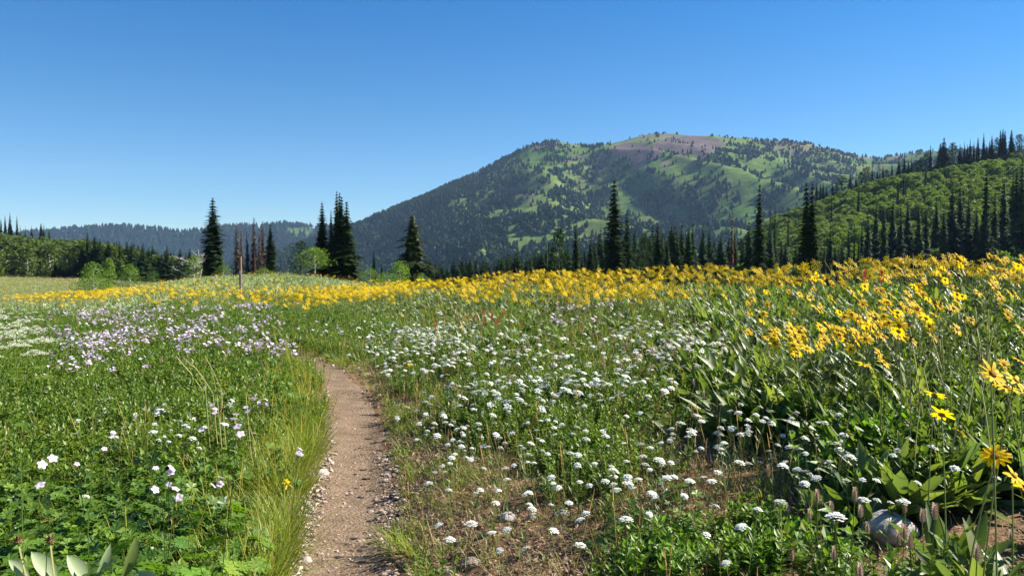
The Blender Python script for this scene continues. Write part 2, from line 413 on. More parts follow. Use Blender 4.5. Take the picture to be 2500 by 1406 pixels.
def slope_mat(name, kind):
    m, n, l, b = mat(name)
    tc = n.new('ShaderNodeNewGeometry').outputs['Position']
    at = n.new('ShaderNodeAttribute'); at.attribute_name = 'Col'
    sep = n.new('ShaderNodeSeparateColor'); l.new(at.outputs['Color'], sep.inputs[0])
    if kind == 'mountain':
        g = ramp(n, l, noise_node(n, l, tc, .007, 7, .68), [(.32, (.062, .118, .028)), (.47, (.095, .148, .040)), (.6, (.13, .165, .052)), (.75, (.18, .165, .075))])
        d = ramp(n, l, noise_node(n, l, tc, .06, 6, .7), [(.35, (.62, .68, .6)), (.65, (1.25, 1.2, 1.15))])
        g = mixc(n, l, 1.0, g, d, 'MULTIPLY')
        scree = ramp(n, l, noise_node(n, l, tc, .03, 6, .7), [(.3, (.085, .06, .062)), (.7, (.15, .112, .112))])
        c = mixc(n, l, sep.outputs[0], g, scree)
        tan = ramp(n, l, noise_node(n, l, tc, .04, 6, .7), [(.3, (.14, .12, .07)), (.7, (.21, .18, .11))])
        c = mixc(n, l, sep.outputs[1], c, tan)
        wood = ramp(n, l, noise_node(n, l, tc, .05, 5, .7), [(.35, (.018, .035, .014)), (.65, (.04, .065, .02))])
        c = mixc(n, l, sep.outputs[2], c, wood)
    else:
        c = ramp(n, l, noise_node(n, l, tc, .05, 6, .7), [(.3, (.035, .06, .016)), (.7, (.08, .115, .03))])
    l.new(c, b.inputs['Base Color']); b.inputs['Roughness'].default_value = 1; b.inputs['Specular IOR Level'].default_value = 0
    return m
M['ground'] = ground_mat(); M['path'] = path_mat()
M['stone'] = stone_mat('grey_stone', (.26, .245, .24), (.50, .475, .46))
M['brownstone'] = stone_mat('brown_stone', (.20, .16, .13), (.36, .30, .25))
M['pebble'] = stone_mat('pebble_stone', (.26, .19, .145), (.46, .36, .28), 30)
M['pale'] = stone_mat('pale_pebble', (.40, .32, .27), (.62, .54, .48), 30)
M['mountain'] = slope_mat('mountain_slope', 'mountain'); M['hillmat'] = slope_mat('hill_soil', 'hill')

# ------------------------------------------------------------------ object helpers
def tag(o, label=None, cat=None, group=None, kind=None):
    for k, v in (('label', label), ('category', cat), ('group', group), ('kind', kind)):
        if v: o[k] = v
    return o
def ob(name, me, parent=None):
    o = bpy.data.objects.new(name, me); COL.objects.link(o)
    if parent: o.parent = parent
    return o
def put(name, parts, loc, rot, scl, label, cat, group=None):
    """A thing: Empty with its parts; parts is a list of (part name, mesh)."""
    r = bpy.data.objects.new(name, None); r.empty_display_size = .1; COL.objects.link(r)
    r.location = loc; r.rotation_euler = rot; r.scale = scl
    tag(r, label, cat, group)
    for pn, me in parts:
        c = bpy.data.objects.new(pn, me); COL.objects.link(c); c.parent = r
    return r
_gn = {}
def scatter(name, meshes, P, rot, scl, idx, label):
    """Uncountable cover: one object whose points carry the given plants."""
    lib = bpy.data.collections.new(name + '_library')
    for i, me in enumerate(meshes):
        lib.objects.link(bpy.data.objects.new('%s_pattern_%02d' % (name, i), me))
    n = len(P)
    me = bpy.data.meshes.new(name); me.vertices.add(n); me.vertices.foreach_set('co', np.asarray(P, np.float32).ravel())
    for an, dt, vals, key in (('rot', 'FLOAT_VECTOR', rot, 'vector'), ('scl', 'FLOAT_VECTOR', scl, 'vector'), ('idx', 'INT', idx, 'value')):
        a = me.attributes.new(an, dt, 'POINT')
        a.data.foreach_set(key, np.ascontiguousarray(vals, np.int32 if dt == 'INT' else np.float32).ravel())
    o = ob(name, me); tag(o, label, None, None, 'stuff')
    ng = bpy.data.node_groups.new(name, 'GeometryNodeTree')
    ng.interface.new_socket('Geometry', in_out='INPUT', socket_type='NodeSocketGeometry')
    ng.interface.new_socket('Geometry', in_out='OUTPUT', socket_type='NodeSocketGeometry')
    N, Lk = ng.nodes, ng.links
    gi, go = N.new('NodeGroupInput'), N.new('NodeGroupOutput')
    ip = N.new('GeometryNodeInstanceOnPoints'); ci = N.new('GeometryNodeCollectionInfo')
    ci.inputs['Collection'].default_value = lib; ci.inputs['Separate Children'].default_value = True
    ci.inputs['Reset Children'].default_value = True
    def na(nm, dt):
        x = N.new('GeometryNodeInputNamedAttribute'); x.data_type = dt; x.inputs[0].default_value = nm
        return [s for s in x.outputs if s.enabled and s.name == 'Attribute'][0]
    e2r = N.new('FunctionNodeEulerToRotation'); Lk.new(na('rot', 'FLOAT_VECTOR'), e2r.inputs[0])
    mp = N.new('GeometryNodeMeshToPoints'); Lk.new(gi.outputs[0], mp.inputs['Mesh'])
    Lk.new(mp.outputs[0], ip.inputs['Points']); Lk.new(ci.outputs[0], ip.inputs['Instance'])
    ip.inputs['Pick Instance'].default_value = True
    Lk.new(na('idx', 'INT'), ip.inputs['Instance Index']); Lk.new(e2r.outputs[0], ip.inputs['Rotation'])
    Lk.new(na('scl', 'FLOAT_VECTOR'), ip.inputs['Scale']); Lk.new(ip.outputs[0], go.inputs[0])
    o.modifiers.new('scatter', 'NODES').node_group = ng
    return o

def between(u):
    for lim, ph in ((200, 'at the pasture edge'), (430, 'between pasture and bare white tree'), (560, 'around the lone tall fir'), (700, 'before the row of dead firs'), (930, 'before the tight fir clump'), (1100, 'near the bushy olive conifer'), (1340, 'between bushy conifer and grey snag'),
                    (1480, 'between grey snag and tallest fir'), (1640, 'just past the tallest fir'), (1800, 'before the reddish-brown conifer'), (1920, 'by the tall slender fir'), (2060, 'by the double-topped fir'), (2200, 'past the double-topped fir'), (2350, 'below mid slope')):
        if u < lim: return ph
    return 'at the high end'
# ------------------------------------------------------------------ terrain meshes
def grid_faces(mask):
    r, c = mask.shape
    i, j = np.nonzero(mask); w = c + 1
    a = i * w + j
    return np.stack([a, a + 1, a + w + 1, a + w], 1)
def compact(V, Fc, C):
    u, inv = np.unique(Fc.ravel(), return_inverse=True)
    return V[u], inv.reshape(Fc.shape), C[u]
APEX = 4.0
ys = [-3.0]
while ys[-1] < YV:
    y = ys[-1]; ys.append(y + max(.055, (y + 1) * .017))
ys += list(np.arange(ys[-1] + 14, YR + 60, 14)) + list(np.arange(YR + 100, YE + 1, 45))
ys = np.array(ys)
ts = np.r_[np.linspace(-1.35, -.74, 36)[:-1], np.linspace(-.74, .74, 760), np.linspace(.74, 1.35, 36)[1:]]
YY, TT = np.meshgrid(ys, ts, indexing='ij')
XX = TT * (YY + APEX)
ZZ = G(XX, YY)
LV = np.stack([XX, YY, ZZ], -1).reshape(-1, 3)
U, Vv = proj(XX, np.maximum(YY, 1), ZZ)
def inside(px, py, poly):
    r = np.zeros(px.shape, bool); n = len(poly)
    for i in range(n):
        x1, y1 = poly[i]; x2, y2 = poly[(i + 1) % n]
        c = ((y1 > py) != (y2 > py)) & (px < (x2 - x1) * (py - y1) / (y2 - y1 + 1e-9) + x1)
        r ^= c
    return r
LC = np.zeros((*XX.shape, 3))
mtn = YY > YV
jx, jy = U + (fbm(XX / 40, YY / 40, 3, 41) - .5) * 46, Vv + (fbm(XX / 40, YY / 40, 3, 43) - .5) * 26
SCREE = [[(1478, 366), (1530, 346), (1590, 352), (1640, 330), (1700, 328), (1770, 340), (1750, 368), (1700, 385), (1620, 372), (1575, 398), (1520, 386)],
         [(1380, 380), (1430, 376), (1440, 392), (1385, 394)], [(1540, 385), (1580, 385), (1565, 412), (1545, 405)]]
TAN = [[(1280, 356), (1330, 338), (1380, 346), (1360, 358), (1300, 364)], [(1545, 340), (1590, 320), (1660, 330), (1600, 342)], [(1450, 370), (1475, 372), (1490, 420), (1460, 410)],
       [(1850, 345), (1960, 340), (2010, 365), (1960, 380), (1870, 362)], [(1225, 455), (1290, 470), (1300, 500), (1240, 488)], [(2030, 372), (2200, 376), (2200, 388), (2050, 386)], [(1600, 395), (1640, 390), (1640, 412), (1610, 410)]]
for p in SCREE: LC[..., 0] = np.maximum(LC[..., 0], inside(jx, jy, p) * mtn * .92)
for p in TAN: LC[..., 1] = np.maximum(LC[..., 1], inside(jx, jy, p) * mtn * .8)
LC[..., 2] = np.where(mtn, sstep(YR + 200, YR + 500, YY), 0)
clear = [[(700, 556), (772, 556), (768, 580), (710, 574)]]
for p in clear: LC[..., 2] = np.where(inside(jx, jy, p) & (YY > 3000), 0, LC[..., 2])
gm = YY < 150
LC[..., 0] = np.where(gm, sstep(16, 30, YY), LC[..., 0]); LC[..., 1] = np.where(gm, sstep(1.05, 1.3, YY / np.interp(1250 + F * np.clip(XX / np.maximum(YY, .6), -1, 1), TX, T['dc'])) * (XX < 0), LC[..., 1])
g2 = (YY >= 150) & (YY < 215); 
LC2 = LC.reshape(-1, 3)
cellY = YY[:-1, :-1]; cellX = XX[:-1, :-1]
parts_ = [('ground', cellY < 215, M['ground'], 'wildflower meadow ground falling away behind the yellow flower crest'),
          ('hill', (cellY >= 215) & (cellY < 620) & (cellX < 0), M['hillmat'], 'wooded slope at the side of the open pasture'),
          ('hill', (cellY >= 215) & (cellY < 620) & (cellX >= 0), M['hillmat'], 'hillside of green aspens with conifers on its skyline'),
          ('valley', (cellY >= 620) & (cellY < YV + 1), M['hillmat'], 'low valley hidden in front of the mountain'),
          ('mountain', (cellY >= YV + 1) & (cellY < YR + 130), M['mountain'], 'broad mountain with grassy slopes and reddish scree below its summit'),
          ('ridge', cellY >= YR + 130, M['mountain'], 'low far ridge covered in dark forest')]
LC2c = LC2.copy(); sel = (YY.ravel() >= 150) & (YY.ravel() < 230); LC2c[sel, 0] = 1; LC2c[sel, 1] = (XX.ravel()[sel] < 0)
for nm, mk, mt, lab in parts_:
    Fc = grid_faces(mk); V_, F_, C_ = compact(LV, Fc, LC2c)
    o = ob(nm, new_mesh(nm, V_, [F_], mt, None, True, C_)); tag(o, lab, None, None, 'structure')
# ground behind the camera and out to the sides, to the horizon
gx = np.r_[-6000, -1500, -400, -120, -40, -15, -6, 0, 6, 15, 40, 120, 400, 1500, 6000]; gy = np.r_[-6000, -1500, -400, -100, -30, -10, -3.0]
GX, GY = np.meshgrid(gx, gy)
Vb = np.stack([GX, GY, np.where(np.abs(GX) < 30, G(GX, GY), -1) - .02], -1).reshape(-1, 3)
o = ob('ground', new_mesh('rear_ground', Vb, [grid_faces(np.ones((len(gy) - 1, len(gx) - 1), bool))], M['ground'], None, True, np.zeros((len(Vb), 3))))
tag(o, 'meadow ground behind the viewpoint', None, None, 'structure')

# the trail: a sheet along the centre line with a ragged edge
tan_ = nrm(np.gradient(PS, axis=0)); side = np.stack([tan_[:, 1], -tan_[:, 0]], 1)
ks = np.linspace(-1, 1, 19)
n_ = len(PS); arc = np.arange(n_) * .06
PSW = PSW * np.interp(PS[:, 1], [3, 11, 14, 15.5], [.96, .95, .9, .7])
wl_ = PSW * 1.05 + (fbm(arc / .35, arc * 0, 3, 51) - .5) * .16 + .03; wr_ = PSW + (fbm(arc / .35, arc * 0 + 9, 3, 53) - .5) * .15
P2 = PS[:, None] + side[:, None] * np.where(ks[None] < 0, ks[None] * wl_[:, None], ks[None] * wr_[:, None])[..., None]
PZ = G(P2[..., 0], P2[..., 1]) + .012 * (1 - np.abs(ks[None]) ** 6) + .004
o = ob('path', new_mesh('path', np.concatenate([P2, PZ[..., None]], -1).reshape(-1, 3), [grid_faces(np.ones((n_ - 1, 18), bool))], M['path'], None, True))
tag(o, 'narrow brown dirt trail with pebbly edges curving through the flowers', None, None, 'structure')

# ------------------------------------------------------------------ plant patterns
def col_var(rng, n, a=.25, warm=.1):
    b = 1 + (rng.random(n) - .5) * 2 * a
    w = (rng.random(n) - .5) * 2 * warm
    return np.stack([b * (1 + w), b, b * (1 - w)], 1)
def grass_tuft(seed, n=26, h=.30, spread=.07, w=.006, lean=.45, mk='grass', seedheads=0):
    r = np.random.default_rng(seed); mb = MB()
    az = r.random(n) * TAU; rad = r.random(n) ** .7 * spread
    P = np.stack([np.cos(az) * rad, np.sin(az) * rad, -np.full(n, .01)], 1)
    az2 = az + (r.random(n) - .5) * 1.6
    el = math.pi / 2 - r.random(n) ** .8 * lean - .05
    D = sph(az2, el); N = np.stack([-np.cos(az2) * np.sin(el), -np.sin(az2) * np.sin(el), np.cos(el)], 1)
    L = h * (.45 + .65 * r.random(n))
    leaves(mb, P, D, N, L, w * (.7 + .6 * r.random(n)), 4, .15 + .55 * r.random(n), .1, .55, col_var(r, n, .28, .12))
    for i in range(seedheads):
        a = r.random() * TAU; l = h * (1.1 + .5 * r.random()); e = .12 + .2 * r.random()
        t = np.linspace(0, 1, 5)[:, None]
        p = np.array([0, 0, 0]) + t * A(math.cos(a) * e, math.sin(a) * e, 1) * l
        tube(mb, p, .0013, 3, (1.5, 1.25, 1.3))
        tube(mb, p[-2:] + A(0, 0, .005), A(.003, .001), 3, (1.9, 1.4, 1.8))
    return mb.mesh('grass_tuft', [M[mk]])
def palmate(mb, c, nrm_, az, R, rng, lobes=7, seg=2, col=(1, 1, 1)):
    """A deeply lobed geranium leaf of radius R."""
    nrm_ = nrm(np.asarray(nrm_, float)); u = nrm(np.cross(nrm_, A(math.cos(az), math.sin(az), .01))); v = np.cross(nrm_, u)
    a = np.linspace(-2.5, 2.5, lobes)
    D = np.cos(a)[:, None] * v + np.sin(a)[:, None] * u + nrm_ * .12
    L = R * (1 - .22 * np.abs(a) / 2.5) * (.9 + .2 * rng.random(lobes))
    W = R * .42 * np.ones(lobes)
    if seg == 1: kites(mb, np.repeat([c], lobes, 0), D, nrm_, L, W * 1.1, .6, .12, col)
    else:
        leaves(mb, np.repeat([c], lobes, 0), D, nrm_, L, W, 3, .18, .12, 1.35, col)
        Dm = D * .8
        for sg in (-1, 1):   # side teeth of each lobe
            S = np.cross(D, nrm_) * sg
            kites(mb, c + D * L[:, None] * .45, nrm(D + S * .75), nrm_, L * .42, W * .5, .5, .1, col)
def forb(seed, n=13, H=.36, spread=.16, R=.05, seg=1, lobes=6, stems=True):
    r = np.random.default_rng(seed); mb = MB()
    for i in range(n):
        a = r.random() * TAU; rad = spread * math.sqrt(r.random()); h = H * (.35 + .65 * r.random()) * (1 - .3 * rad / spread)
        top = A(math.cos(a) * rad, math.sin(a) * rad, h)
        b = 1 + (r.random() - .5) * .5; w = (r.random() - .5) * .2
        if stems:
            t = np.linspace(0, 1, 3)[:, None]
            tube(mb, A(0, 0, 0) + top * t + A(0, 0, .04) * np.sin(t * math.pi), .0016, 3, (1.3, 1.3, 1), cap=False)
        nn = A(math.cos(a) * .5 + (r.random() - .5) * .9, math.sin(a) * .5 + (r.random() - .5) * .9, 1)
        palmate(mb, top, nn, r.random() * TAU, R * (.7 + .6 * r.random()), r, lobes, seg, (b * (1 + w), b, b * (1 - w)))
    return mb
def herb(seed, n=6, H=.34, spread=.11, L=.045, pairs=7, W=.45, mk='herb'):
    r = np.random.default_rng(seed); mb = MB()
    for i in range(n):
        a = r.random() * TAU; rad = spread * math.sqrt(r.random()); h = H * (.6 + .4 * r.random())
        b0 = A(math.cos(a) * rad * .6, math.sin(a) * rad * .6, 0); top = A(math.cos(a) * rad * 1.5, math.sin(a) * rad * 1.5, h)
        tube(mb, np.stack([b0, (b0 + top) / 2, top]), .0016, 3, (.8, .85, .7), cap=False)
        for k in range(pairs):
            t = .15 + .85 * (k + r.random() * .6) / pairs; p = b0 + (top - b0) * t
            az = r.random() * TAU + np.array([0, math.pi]); el = .15 + .5 * r.random(2) + (t > .85) * .5
            D = sph(az, el); N = np.stack([-np.cos(az) * np.sin(el), -np.sin(az) * np.sin(el), np.cos(el)], 1)
            N = N + (r.random((2, 3)) - .5) * .8
            ll = L * (.7 + .5 * r.random(2)) * (1.1 - .3 * t)
            kites(mb, np.repeat([p], 2, 0), D, N, ll, ll * W, .42, .12, col_var(r, 2, .3, .1))
    return mb.mesh('herb', [M[mk]])
def mule_clump(seed, n=11, H=.40, spread=.10, W=.075, mk='mule', seg=4, lean=.5):
    r = np.random.default_rng(seed); mb = MB()
    az = r.random(n) * TAU; rad = r.random(n) * spread
    P = np.stack([np.cos(az) * rad, np.sin(az) * rad, np.zeros(n)], 1)
    el = math.pi / 2 - .08 - r.random(n) * lean
    D = sph(az, el)
    tw = (r.random(n) - .5) * 2.6
    N0 = np.stack([-np.cos(az) * np.sin(el), -np.sin(az) * np.sin(el), np.cos(el)], 1); S0 = np.cross(D, N0)
    N = N0 * np.cos(tw)[:, None] + S0 * np.sin(tw)[:, None]
    L = H * (.6 + .5 * r.random(n))
    leaves(mb, P, D, N, L, W * (.6 + .6 * r.random(n)), seg, .12 + .35 * r.random(n), .16, 1.0, col_var(r, n, .22, .12))
    return mb.mesh('broad_leaf_clump', [M[mk]], True)
def litter(seed):
    r = np.random.default_rng(seed); mb = MB(); n = 26
    n = 44; P = np.stack([(r.random(n) - .5) * .34, (r.random(n) - .5) * .34, r.random(n) * .015 + .004], 1)
    az = r.random(n) * TAU; el = r.random(n) * .35
    kites(mb, P, sph(az, el), A(0, 0, 1) + (r.random((n, 3)) - .5), .02 + .04 * r.random(n), .004 + .012 * r.random(n) ** 2, .5, .1, col_var(r, n, .5, .1) * 1.0)
    m2 = 8
    P = np.stack([(r.random(m2) - .5) * .25, (r.random(m2) - .5) * .25, np.zeros(m2)], 1); az = r.random(m2) * TAU
    leaves(mb, P, sph(az, .5 + r.random(m2) * .9), A(0, 0, 1), .06 + .1 * r.random(m2), .003, 2, .3, .1, .6, col_var(r, m2, .3, .1))
    return mb.mesh('litter', [M['litter']])
def sprig(seed):
    """Low loose feathery sprigs that grow on the bare soil."""
    r = np.random.default_rng(seed); mb = MB(); n = 46
    az = r.random(n) * TAU; rad = .1 * r.random(n) ** .6
    P = np.stack([np.cos(az) * rad, np.sin(az) * rad, r.random(n) * .05], 1)
    kites(mb, P, sph(az + r.random(n), .2 + r.random(n) * 1.1), A(0, 0, 1) + (r.random((n, 3)) - .5), .02 + .03 * r.random(n), .005 + .006 * r.random(n), .5, .1, col_var(r, n, .35, .2))
    return mb.mesh('sprig', [M['herb']])
def stem_line(h, bend, az, k=6):
    t = np.linspace(0, 1, k)
    return np.stack([np.cos(az) * bend * h * t ** 1.8, np.sin(az) * bend * h * t ** 1.8, h * t], 1)
def daisy(seed, h=.62, R=.047, face=None, petals=13, droop=0.0, seg=2, leafy=True, miss=0, stemleaf=True):
    """Returns meshes (stem, petals, centre) of a yellow composite flower of stem height h."""
    r = np.random.default_rng(seed); mb = MB()
    az = r.random() * TAU; ln = stem_line(h, .10 + .12 * r.random(), az)
    tube(mb, ln, np.linspace(.0034, .0024, 6), 4)
    top = ln[-1]
    f = nrm(A(*face)) if face is not None else nrm(A(r.normal() * .4 + .5, r.normal() * .4 - .55, .9))
    blobr = R * (.30 if leafy else .17)
    u = nrm(np.cross(f, A(.3, .2, .9))); v = np.cross(f, u)
    k = 9; a = np.arange(k) * TAU / k
    kites(mb, top - f * .002 + 0 * a[:, None], (np.cos(a)[:, None] * u + np.sin(a)[:, None] * v) + f * .2, f, R * .45, R * .16, .4, .1)
    if leafy and stemleaf:
        for i in range(3):
            t = .25 + .5 * r.random(); p = ln[0] * (1 - t) + ln[-1] * t; p[:2] = ln[-1][:2] * t ** 1.8
            a1 = r.random() * TAU
            leaves(mb, [p], [sph(a1, .9)], A(0, 0, 1), h * .22, h * .05, 3, .3, .1, .9)
    st = mb.mesh('stem', [M['stem']])
    mb = MB(); n = petals; a = np.arange(n) * TAU / n + (r.random(n) - .5) * .16
    if miss: a = a[r.permutation(n)[:n - miss]]; n = len(a)
    rise = .18 + (r.random(n) - .5) * .35 - droop
    rad = np.cos(a)[:, None] * u + np.sin(a)[:, None] * v
    D = nrm(rad + f * rise[:, None])
    leaves(mb, top + f * .006 + rad * R * .18, D, f, R * .86 * (.85 + .25 * r.random(n)), R * (.30 if leafy else .46) * (.85 + .3 * r.random(n)), seg, .08 + .25 * r.random(n), .10, .95, col_var(r, n, .12, .05), round_=True)
    pt = mb.mesh('petals', [M['petal']])
    mb = MB(); rings = [(0, 1.0), (.35, .92), (.65, .62), (.75, 0.05)]; k = 8; aa = np.arange(k) * TAU / k
    V = np.concatenate([top + f * (.003 + hh * blobr) + rr * blobr * (np.cos(aa)[:, None] * u + np.sin(aa)[:, None] * v) for hh, rr in rings])
    Fq = np.concatenate([np.stack([i * k + np.arange(k), i * k + (np.arange(k) + 1) % k, (i + 1) * k + (np.arange(k) + 1) % k, (i + 1) * k + np.arange(k)], 1) for i in range(3)])
    mb.add(V, Fq, np.repeat([[1, 1, 1], [.8, .8, .8], [1.3, 1.2, 1], [1.5, 1.3, 1]], k, 0))
    return [('stem', st), ('petals', pt), ('centre', mb.mesh('centre', [M['disc']]))]
def join_parts(parts, name):
    """One mesh from several part meshes (for uncountable cover)."""
    Vs, Fs, mats, fm, cs, n = [], [], [], [], [], 0
    for _, me in parts:
        k = len(me.vertices); v = np.empty(k * 3, np.float32); me.vertices.foreach_get('co', v)
        c = np.empty(k * 4, np.float32); me.color_attributes['Col'].data.foreach_get('color', c)
        base = len(mats); mats += list(me.materials)
        for p in me.polygons:
            Fs.append(np.array([list(p.vertices)]) + n); fm.append(base + p.material_index)
        Vs.append(v.reshape(-1, 3)); cs.append(c.reshape(-1, 4)[:, :3]); n += k
    # group faces by size and material
    key = {}
    for f, m_ in zip(Fs, fm): key.setdefault((f.shape[1], m_), []).append(f)
    return new_mesh(name, np.concatenate(Vs), [np.concatenate(v) for v in key.values()], mats, [k[1] for k in key], False, np.concatenate(cs))
def yarrow(seed, h=.32, R=.028, n=34, k=6, mk='white', leafy=True):
    r = np.random.default_rng(seed); mb = MB()
    az = r.random() * TAU; ln = stem_line(h, .05 + .10 * r.random(), az, 5); tube(mb, ln, .0016, 3, cap=False)
    top = ln[-1]
    for i in range(5):
        a = i * TAU / 5 + r.random(); tube(mb, np.stack([top - A(0, 0, R * .9), top + A(math.cos(a), math.sin(a), -.12) * R * .6]), .0008, 3, cap=False)
    if leafy:
        q = 9; t = r.random(q) * .7; p = np.stack([ln[-1][0] * t ** 1.8, ln[-1][1] * t ** 1.8, h * t], 1); a = r.random(q) * TAU
        kites(mb, p, sph(a, .3 + r.random(q)), A(0, 0, 1), .05 * h / .3, .008, .5, .1)
    st = mb.mesh('stem', [M['stem']])
    mb = MB(); i = np.arange(n); rad = R * np.sqrt((i + .5) / n); a = i * 2.39996 + r.random() * 6
    ctr = top + np.stack([np.cos(a) * rad, np.sin(a) * rad, R * .48 * (1 - (rad / R) ** 2) + (r.random(n) - .5) * R * .22], 1)
    fr = R * .22 * (n / 34) ** -.5 * (.8 + .4 * r.random(n)); aa = np.arange(k) * TAU / k
    rim = ctr[:, None] + fr[:, None, None] * np.stack([np.cos(aa), np.sin(aa), np.zeros(k)], 1)[None] - A(0, 0, 1) * fr[:, None, None] * .22
    V = np.concatenate([ctr[:, None], rim], 1).reshape(-1, 3)
    b = np.arange(n)[:, None] * (k + 1); j = np.arange(k)
    Ft = np.stack([b + 0 * j, b + 1 + j, b + 1 + (j + 1) % k], -1).reshape(-1, 3)
    mb.add(V, Ft, np.repeat(col_var(r, n, .10, .03), k + 1, 0))
    return [('stem', st), ('flower_cluster', mb.mesh('flower_cluster', [M[mk]]))]
def geranium(seed, h=.42, R=.019, nf=3):
    r = np.random.default_rng(seed); sb = MB(); mb = MB()
    az = r.random() * TAU; ln = stem_line(h * .8, .1, az, 4); tube(sb, ln, .0018, 3, cap=False)
    for i in range(nf):
        a = r.random() * TAU; top = ln[-1] + A(math.cos(a) * .03, math.sin(a) * .03, h * .2 * (.6 + .6 * r.random()))
        if nf == 1: top = ln[-1] + A(0, 0, .02)
        tube(sb, np.stack([ln[-1], top]), .001, 3, cap=False)
        f = nrm(A(r.normal() * .5 + .2, r.normal() * .5 - .5, 1)); u = nrm(np.cross(f, A(.3, .2, .9))); v = np.cross(f, u)
        aa = np.arange(5) * TAU / 5 + r.random(); rad = np.cos(aa)[:, None] * u + np.sin(aa)[:, None] * v
        leaves(mb, top + rad * .001, nrm(rad + f * .3), f, R, R * .95, 2, .25, .05, 1.25, col_var(r, 5, .12, .04), round_=True)
    for i in range(4):
        a = r.random() * TAU; p = ln[-1] + A(math.cos(a) * .03, math.sin(a) * .03, .02 * r.random())
        tube(sb, np.stack([ln[-1], p, p + A(0, 0, .012)]), A(.0008, .002, .0008), 3, (1.2, .9, .7), cap=False)
    return [('stem', sb.mesh('stem', [M['stem']])), ('petals', mb.mesh('petals', [M['lilac']]))]
def mint(seed, h=.36, hl=.045, hr=.009, leafy=True):
    r = np.random.default_rng(seed); sb = MB(); az = r.random() * TAU; ln = stem_line(h, .06, az, 4); tube(sb, ln, .0018, 4, cap=False)
    if leafy:
        for t in (.25, .42, .58, .74):
            p = A(ln[-1][0] * t ** 1.8, ln[-1][1] * t ** 1.8, h * t); a = r.random() * TAU + np.array([0, math.pi])
            leaves(sb, [p, p], sph(a, .35), A(0, 0, 1), h * .13, h * .065, 2, .2, .12, .8)
    st = sb.mesh('stem', [M['herb']])
    mb = MB(); n = 60; t = (np.arange(n) + .5) / n; a = np.arange(n) * 2.39996
    rr = hr * np.sin(np.pi * (t * .82 + .14)) ** .6
    rad = np.stack([np.cos(a), np.sin(a), 0 * a], 1); p = ln[-1] + A(0, 0, 1) * (t[:, None] * hl) + rad * rr[:, None] * .55
    kites(mb, p, nrm(rad + A(0, 0, .7)), A(0, 0, 1), hr * .95, hr * .8, .5, .2, col_var(r, n, .35, .12))
    tube(mb, ln[-1] + np.linspace(0, 1, 4)[:, None] * A(0, 0, hl * .92), hr * A(.5, .7, .6, .2), 5, (.7, .7, .7))
    return [('stem', st), ('flower_spike', mb.mesh('flower_spike', [M['mint']]))]
def seedhead(seed, h=.62, R=.016, bend=.35):
    r = np.random.default_rng(seed); sb = MB(); az = math.pi + (r.random() - .5) * 2.2; ln = stem_line(h, bend * (.4 + r.random()), az, 6)
    tube(sb, ln, .0032, 4, cap=False); st = sb.mesh('stem', [M['tanstem']])
    mb = MB(); top = ln[-1]; n = 22; a = np.arange(n) * 2.39996; t = (np.arange(n) + .5) / n
    f = nrm(ln[-1] - ln[-2]); D = sph(a, 1.5 - 1.7 * t)
    kites(mb, np.repeat([top], n, 0), D, A(0, 0, 1) + sph(a, 0), R * (1 + .5 * r.random(n)), R * .5, .6, .1, col_var(r, n, .35, .1))
    blob(mb, top, (R * .7, R * .7, R * .45), rings=4, k=6, rng=r)
    return [('stem', st), ('seed_head', mb.mesh('seed_head', [M['seed']]))]
def umbel(seed, h=.95, R=.10):
    r = np.random.default_rng(seed); sb = MB(); hb = []; ln = stem_line(h, .08, r.random() * 6, 5); tube(sb, ln, .004, 4, cap=False)
    tops = [(ln[-1], R)] + [(ln[3] + A(math.cos(q) * .18, math.sin(q) * .18, .10), R * .7) for q in (r.random() * 6, r.random() * 6)]
    for tp, RR in tops:
        mb = MB(); hb.append(mb)
        if tp is not ln[-1]: tube(sb, np.stack([ln[3], tp]), .0025, 3, cap=False)
        for i in range(16):
            a = i * 2.4; rr = RR * math.sqrt((i + .5) / 16); c = tp + A(math.cos(a) * rr, math.sin(a) * rr, RR * .45 * (1 - (rr / RR) ** 2))
            tube(sb, np.stack([tp - A(0, 0, RR * .3), c]), .0009, 3, cap=False)
            n = 12; aa = r.random(n) * TAU; q = RR * .2 * np.sqrt(r.random(n))
            P = c + np.stack([np.cos(aa) * q, np.sin(aa) * q, r.random(n) * RR * .06], 1)
            kites(mb, P, sph(aa, .2 + r.random(n) * .8), r.normal(size=(n, 3)) * .8 + A(0, -.2, .8), RR * .16, RR * .13, .5, .1, col_var(r, n, .15, .05))
    a = r.random(5) * TAU
    for t in (.2, .35, .5):
        palmate(sb, A(0, 0, h * t) + A(.08, 0, 0), A(.2, 0, 1), r.random() * 6, .11, r, 7, 1)
    return [('stem', sb.mesh('stem', [M['herb']]))] + [('flower_head', m_.mesh('flower_head', [M['cream']])) for m_ in hb]
def paintbrush(seed, h=.42):
    r = np.random.default_rng(seed); sb = MB(); mb = MB(); ln = stem_line(h, .08, r.random() * 6, 4); tube(sb, ln, .002, 4, cap=False)
    a = r.random(8) * TAU; t = r.random(8) * .7
    kites(sb, np.stack([ln[-1][0] * t, ln[-1][1] * t, h * t], 1), sph(a, .9), A(0, 0, 1), .05, .007)
    n = 34; t = r.random(n); a = r.random(n) * TAU
    kites(mb, ln[-1] + np.stack([0 * t, 0 * t, -.05 * t], 1), sph(a, .5 + .8 * (1 - t)), A(0, 0, 1) + sph(a, 0), .018 + .014 * r.random(n), .007, .7, .1, col_var(r, n, .2, .1))
    return [('stem', sb.mesh('stem', [M['stem']])), ('red_bracts', mb.mesh('red_bracts', [M['red']]))]
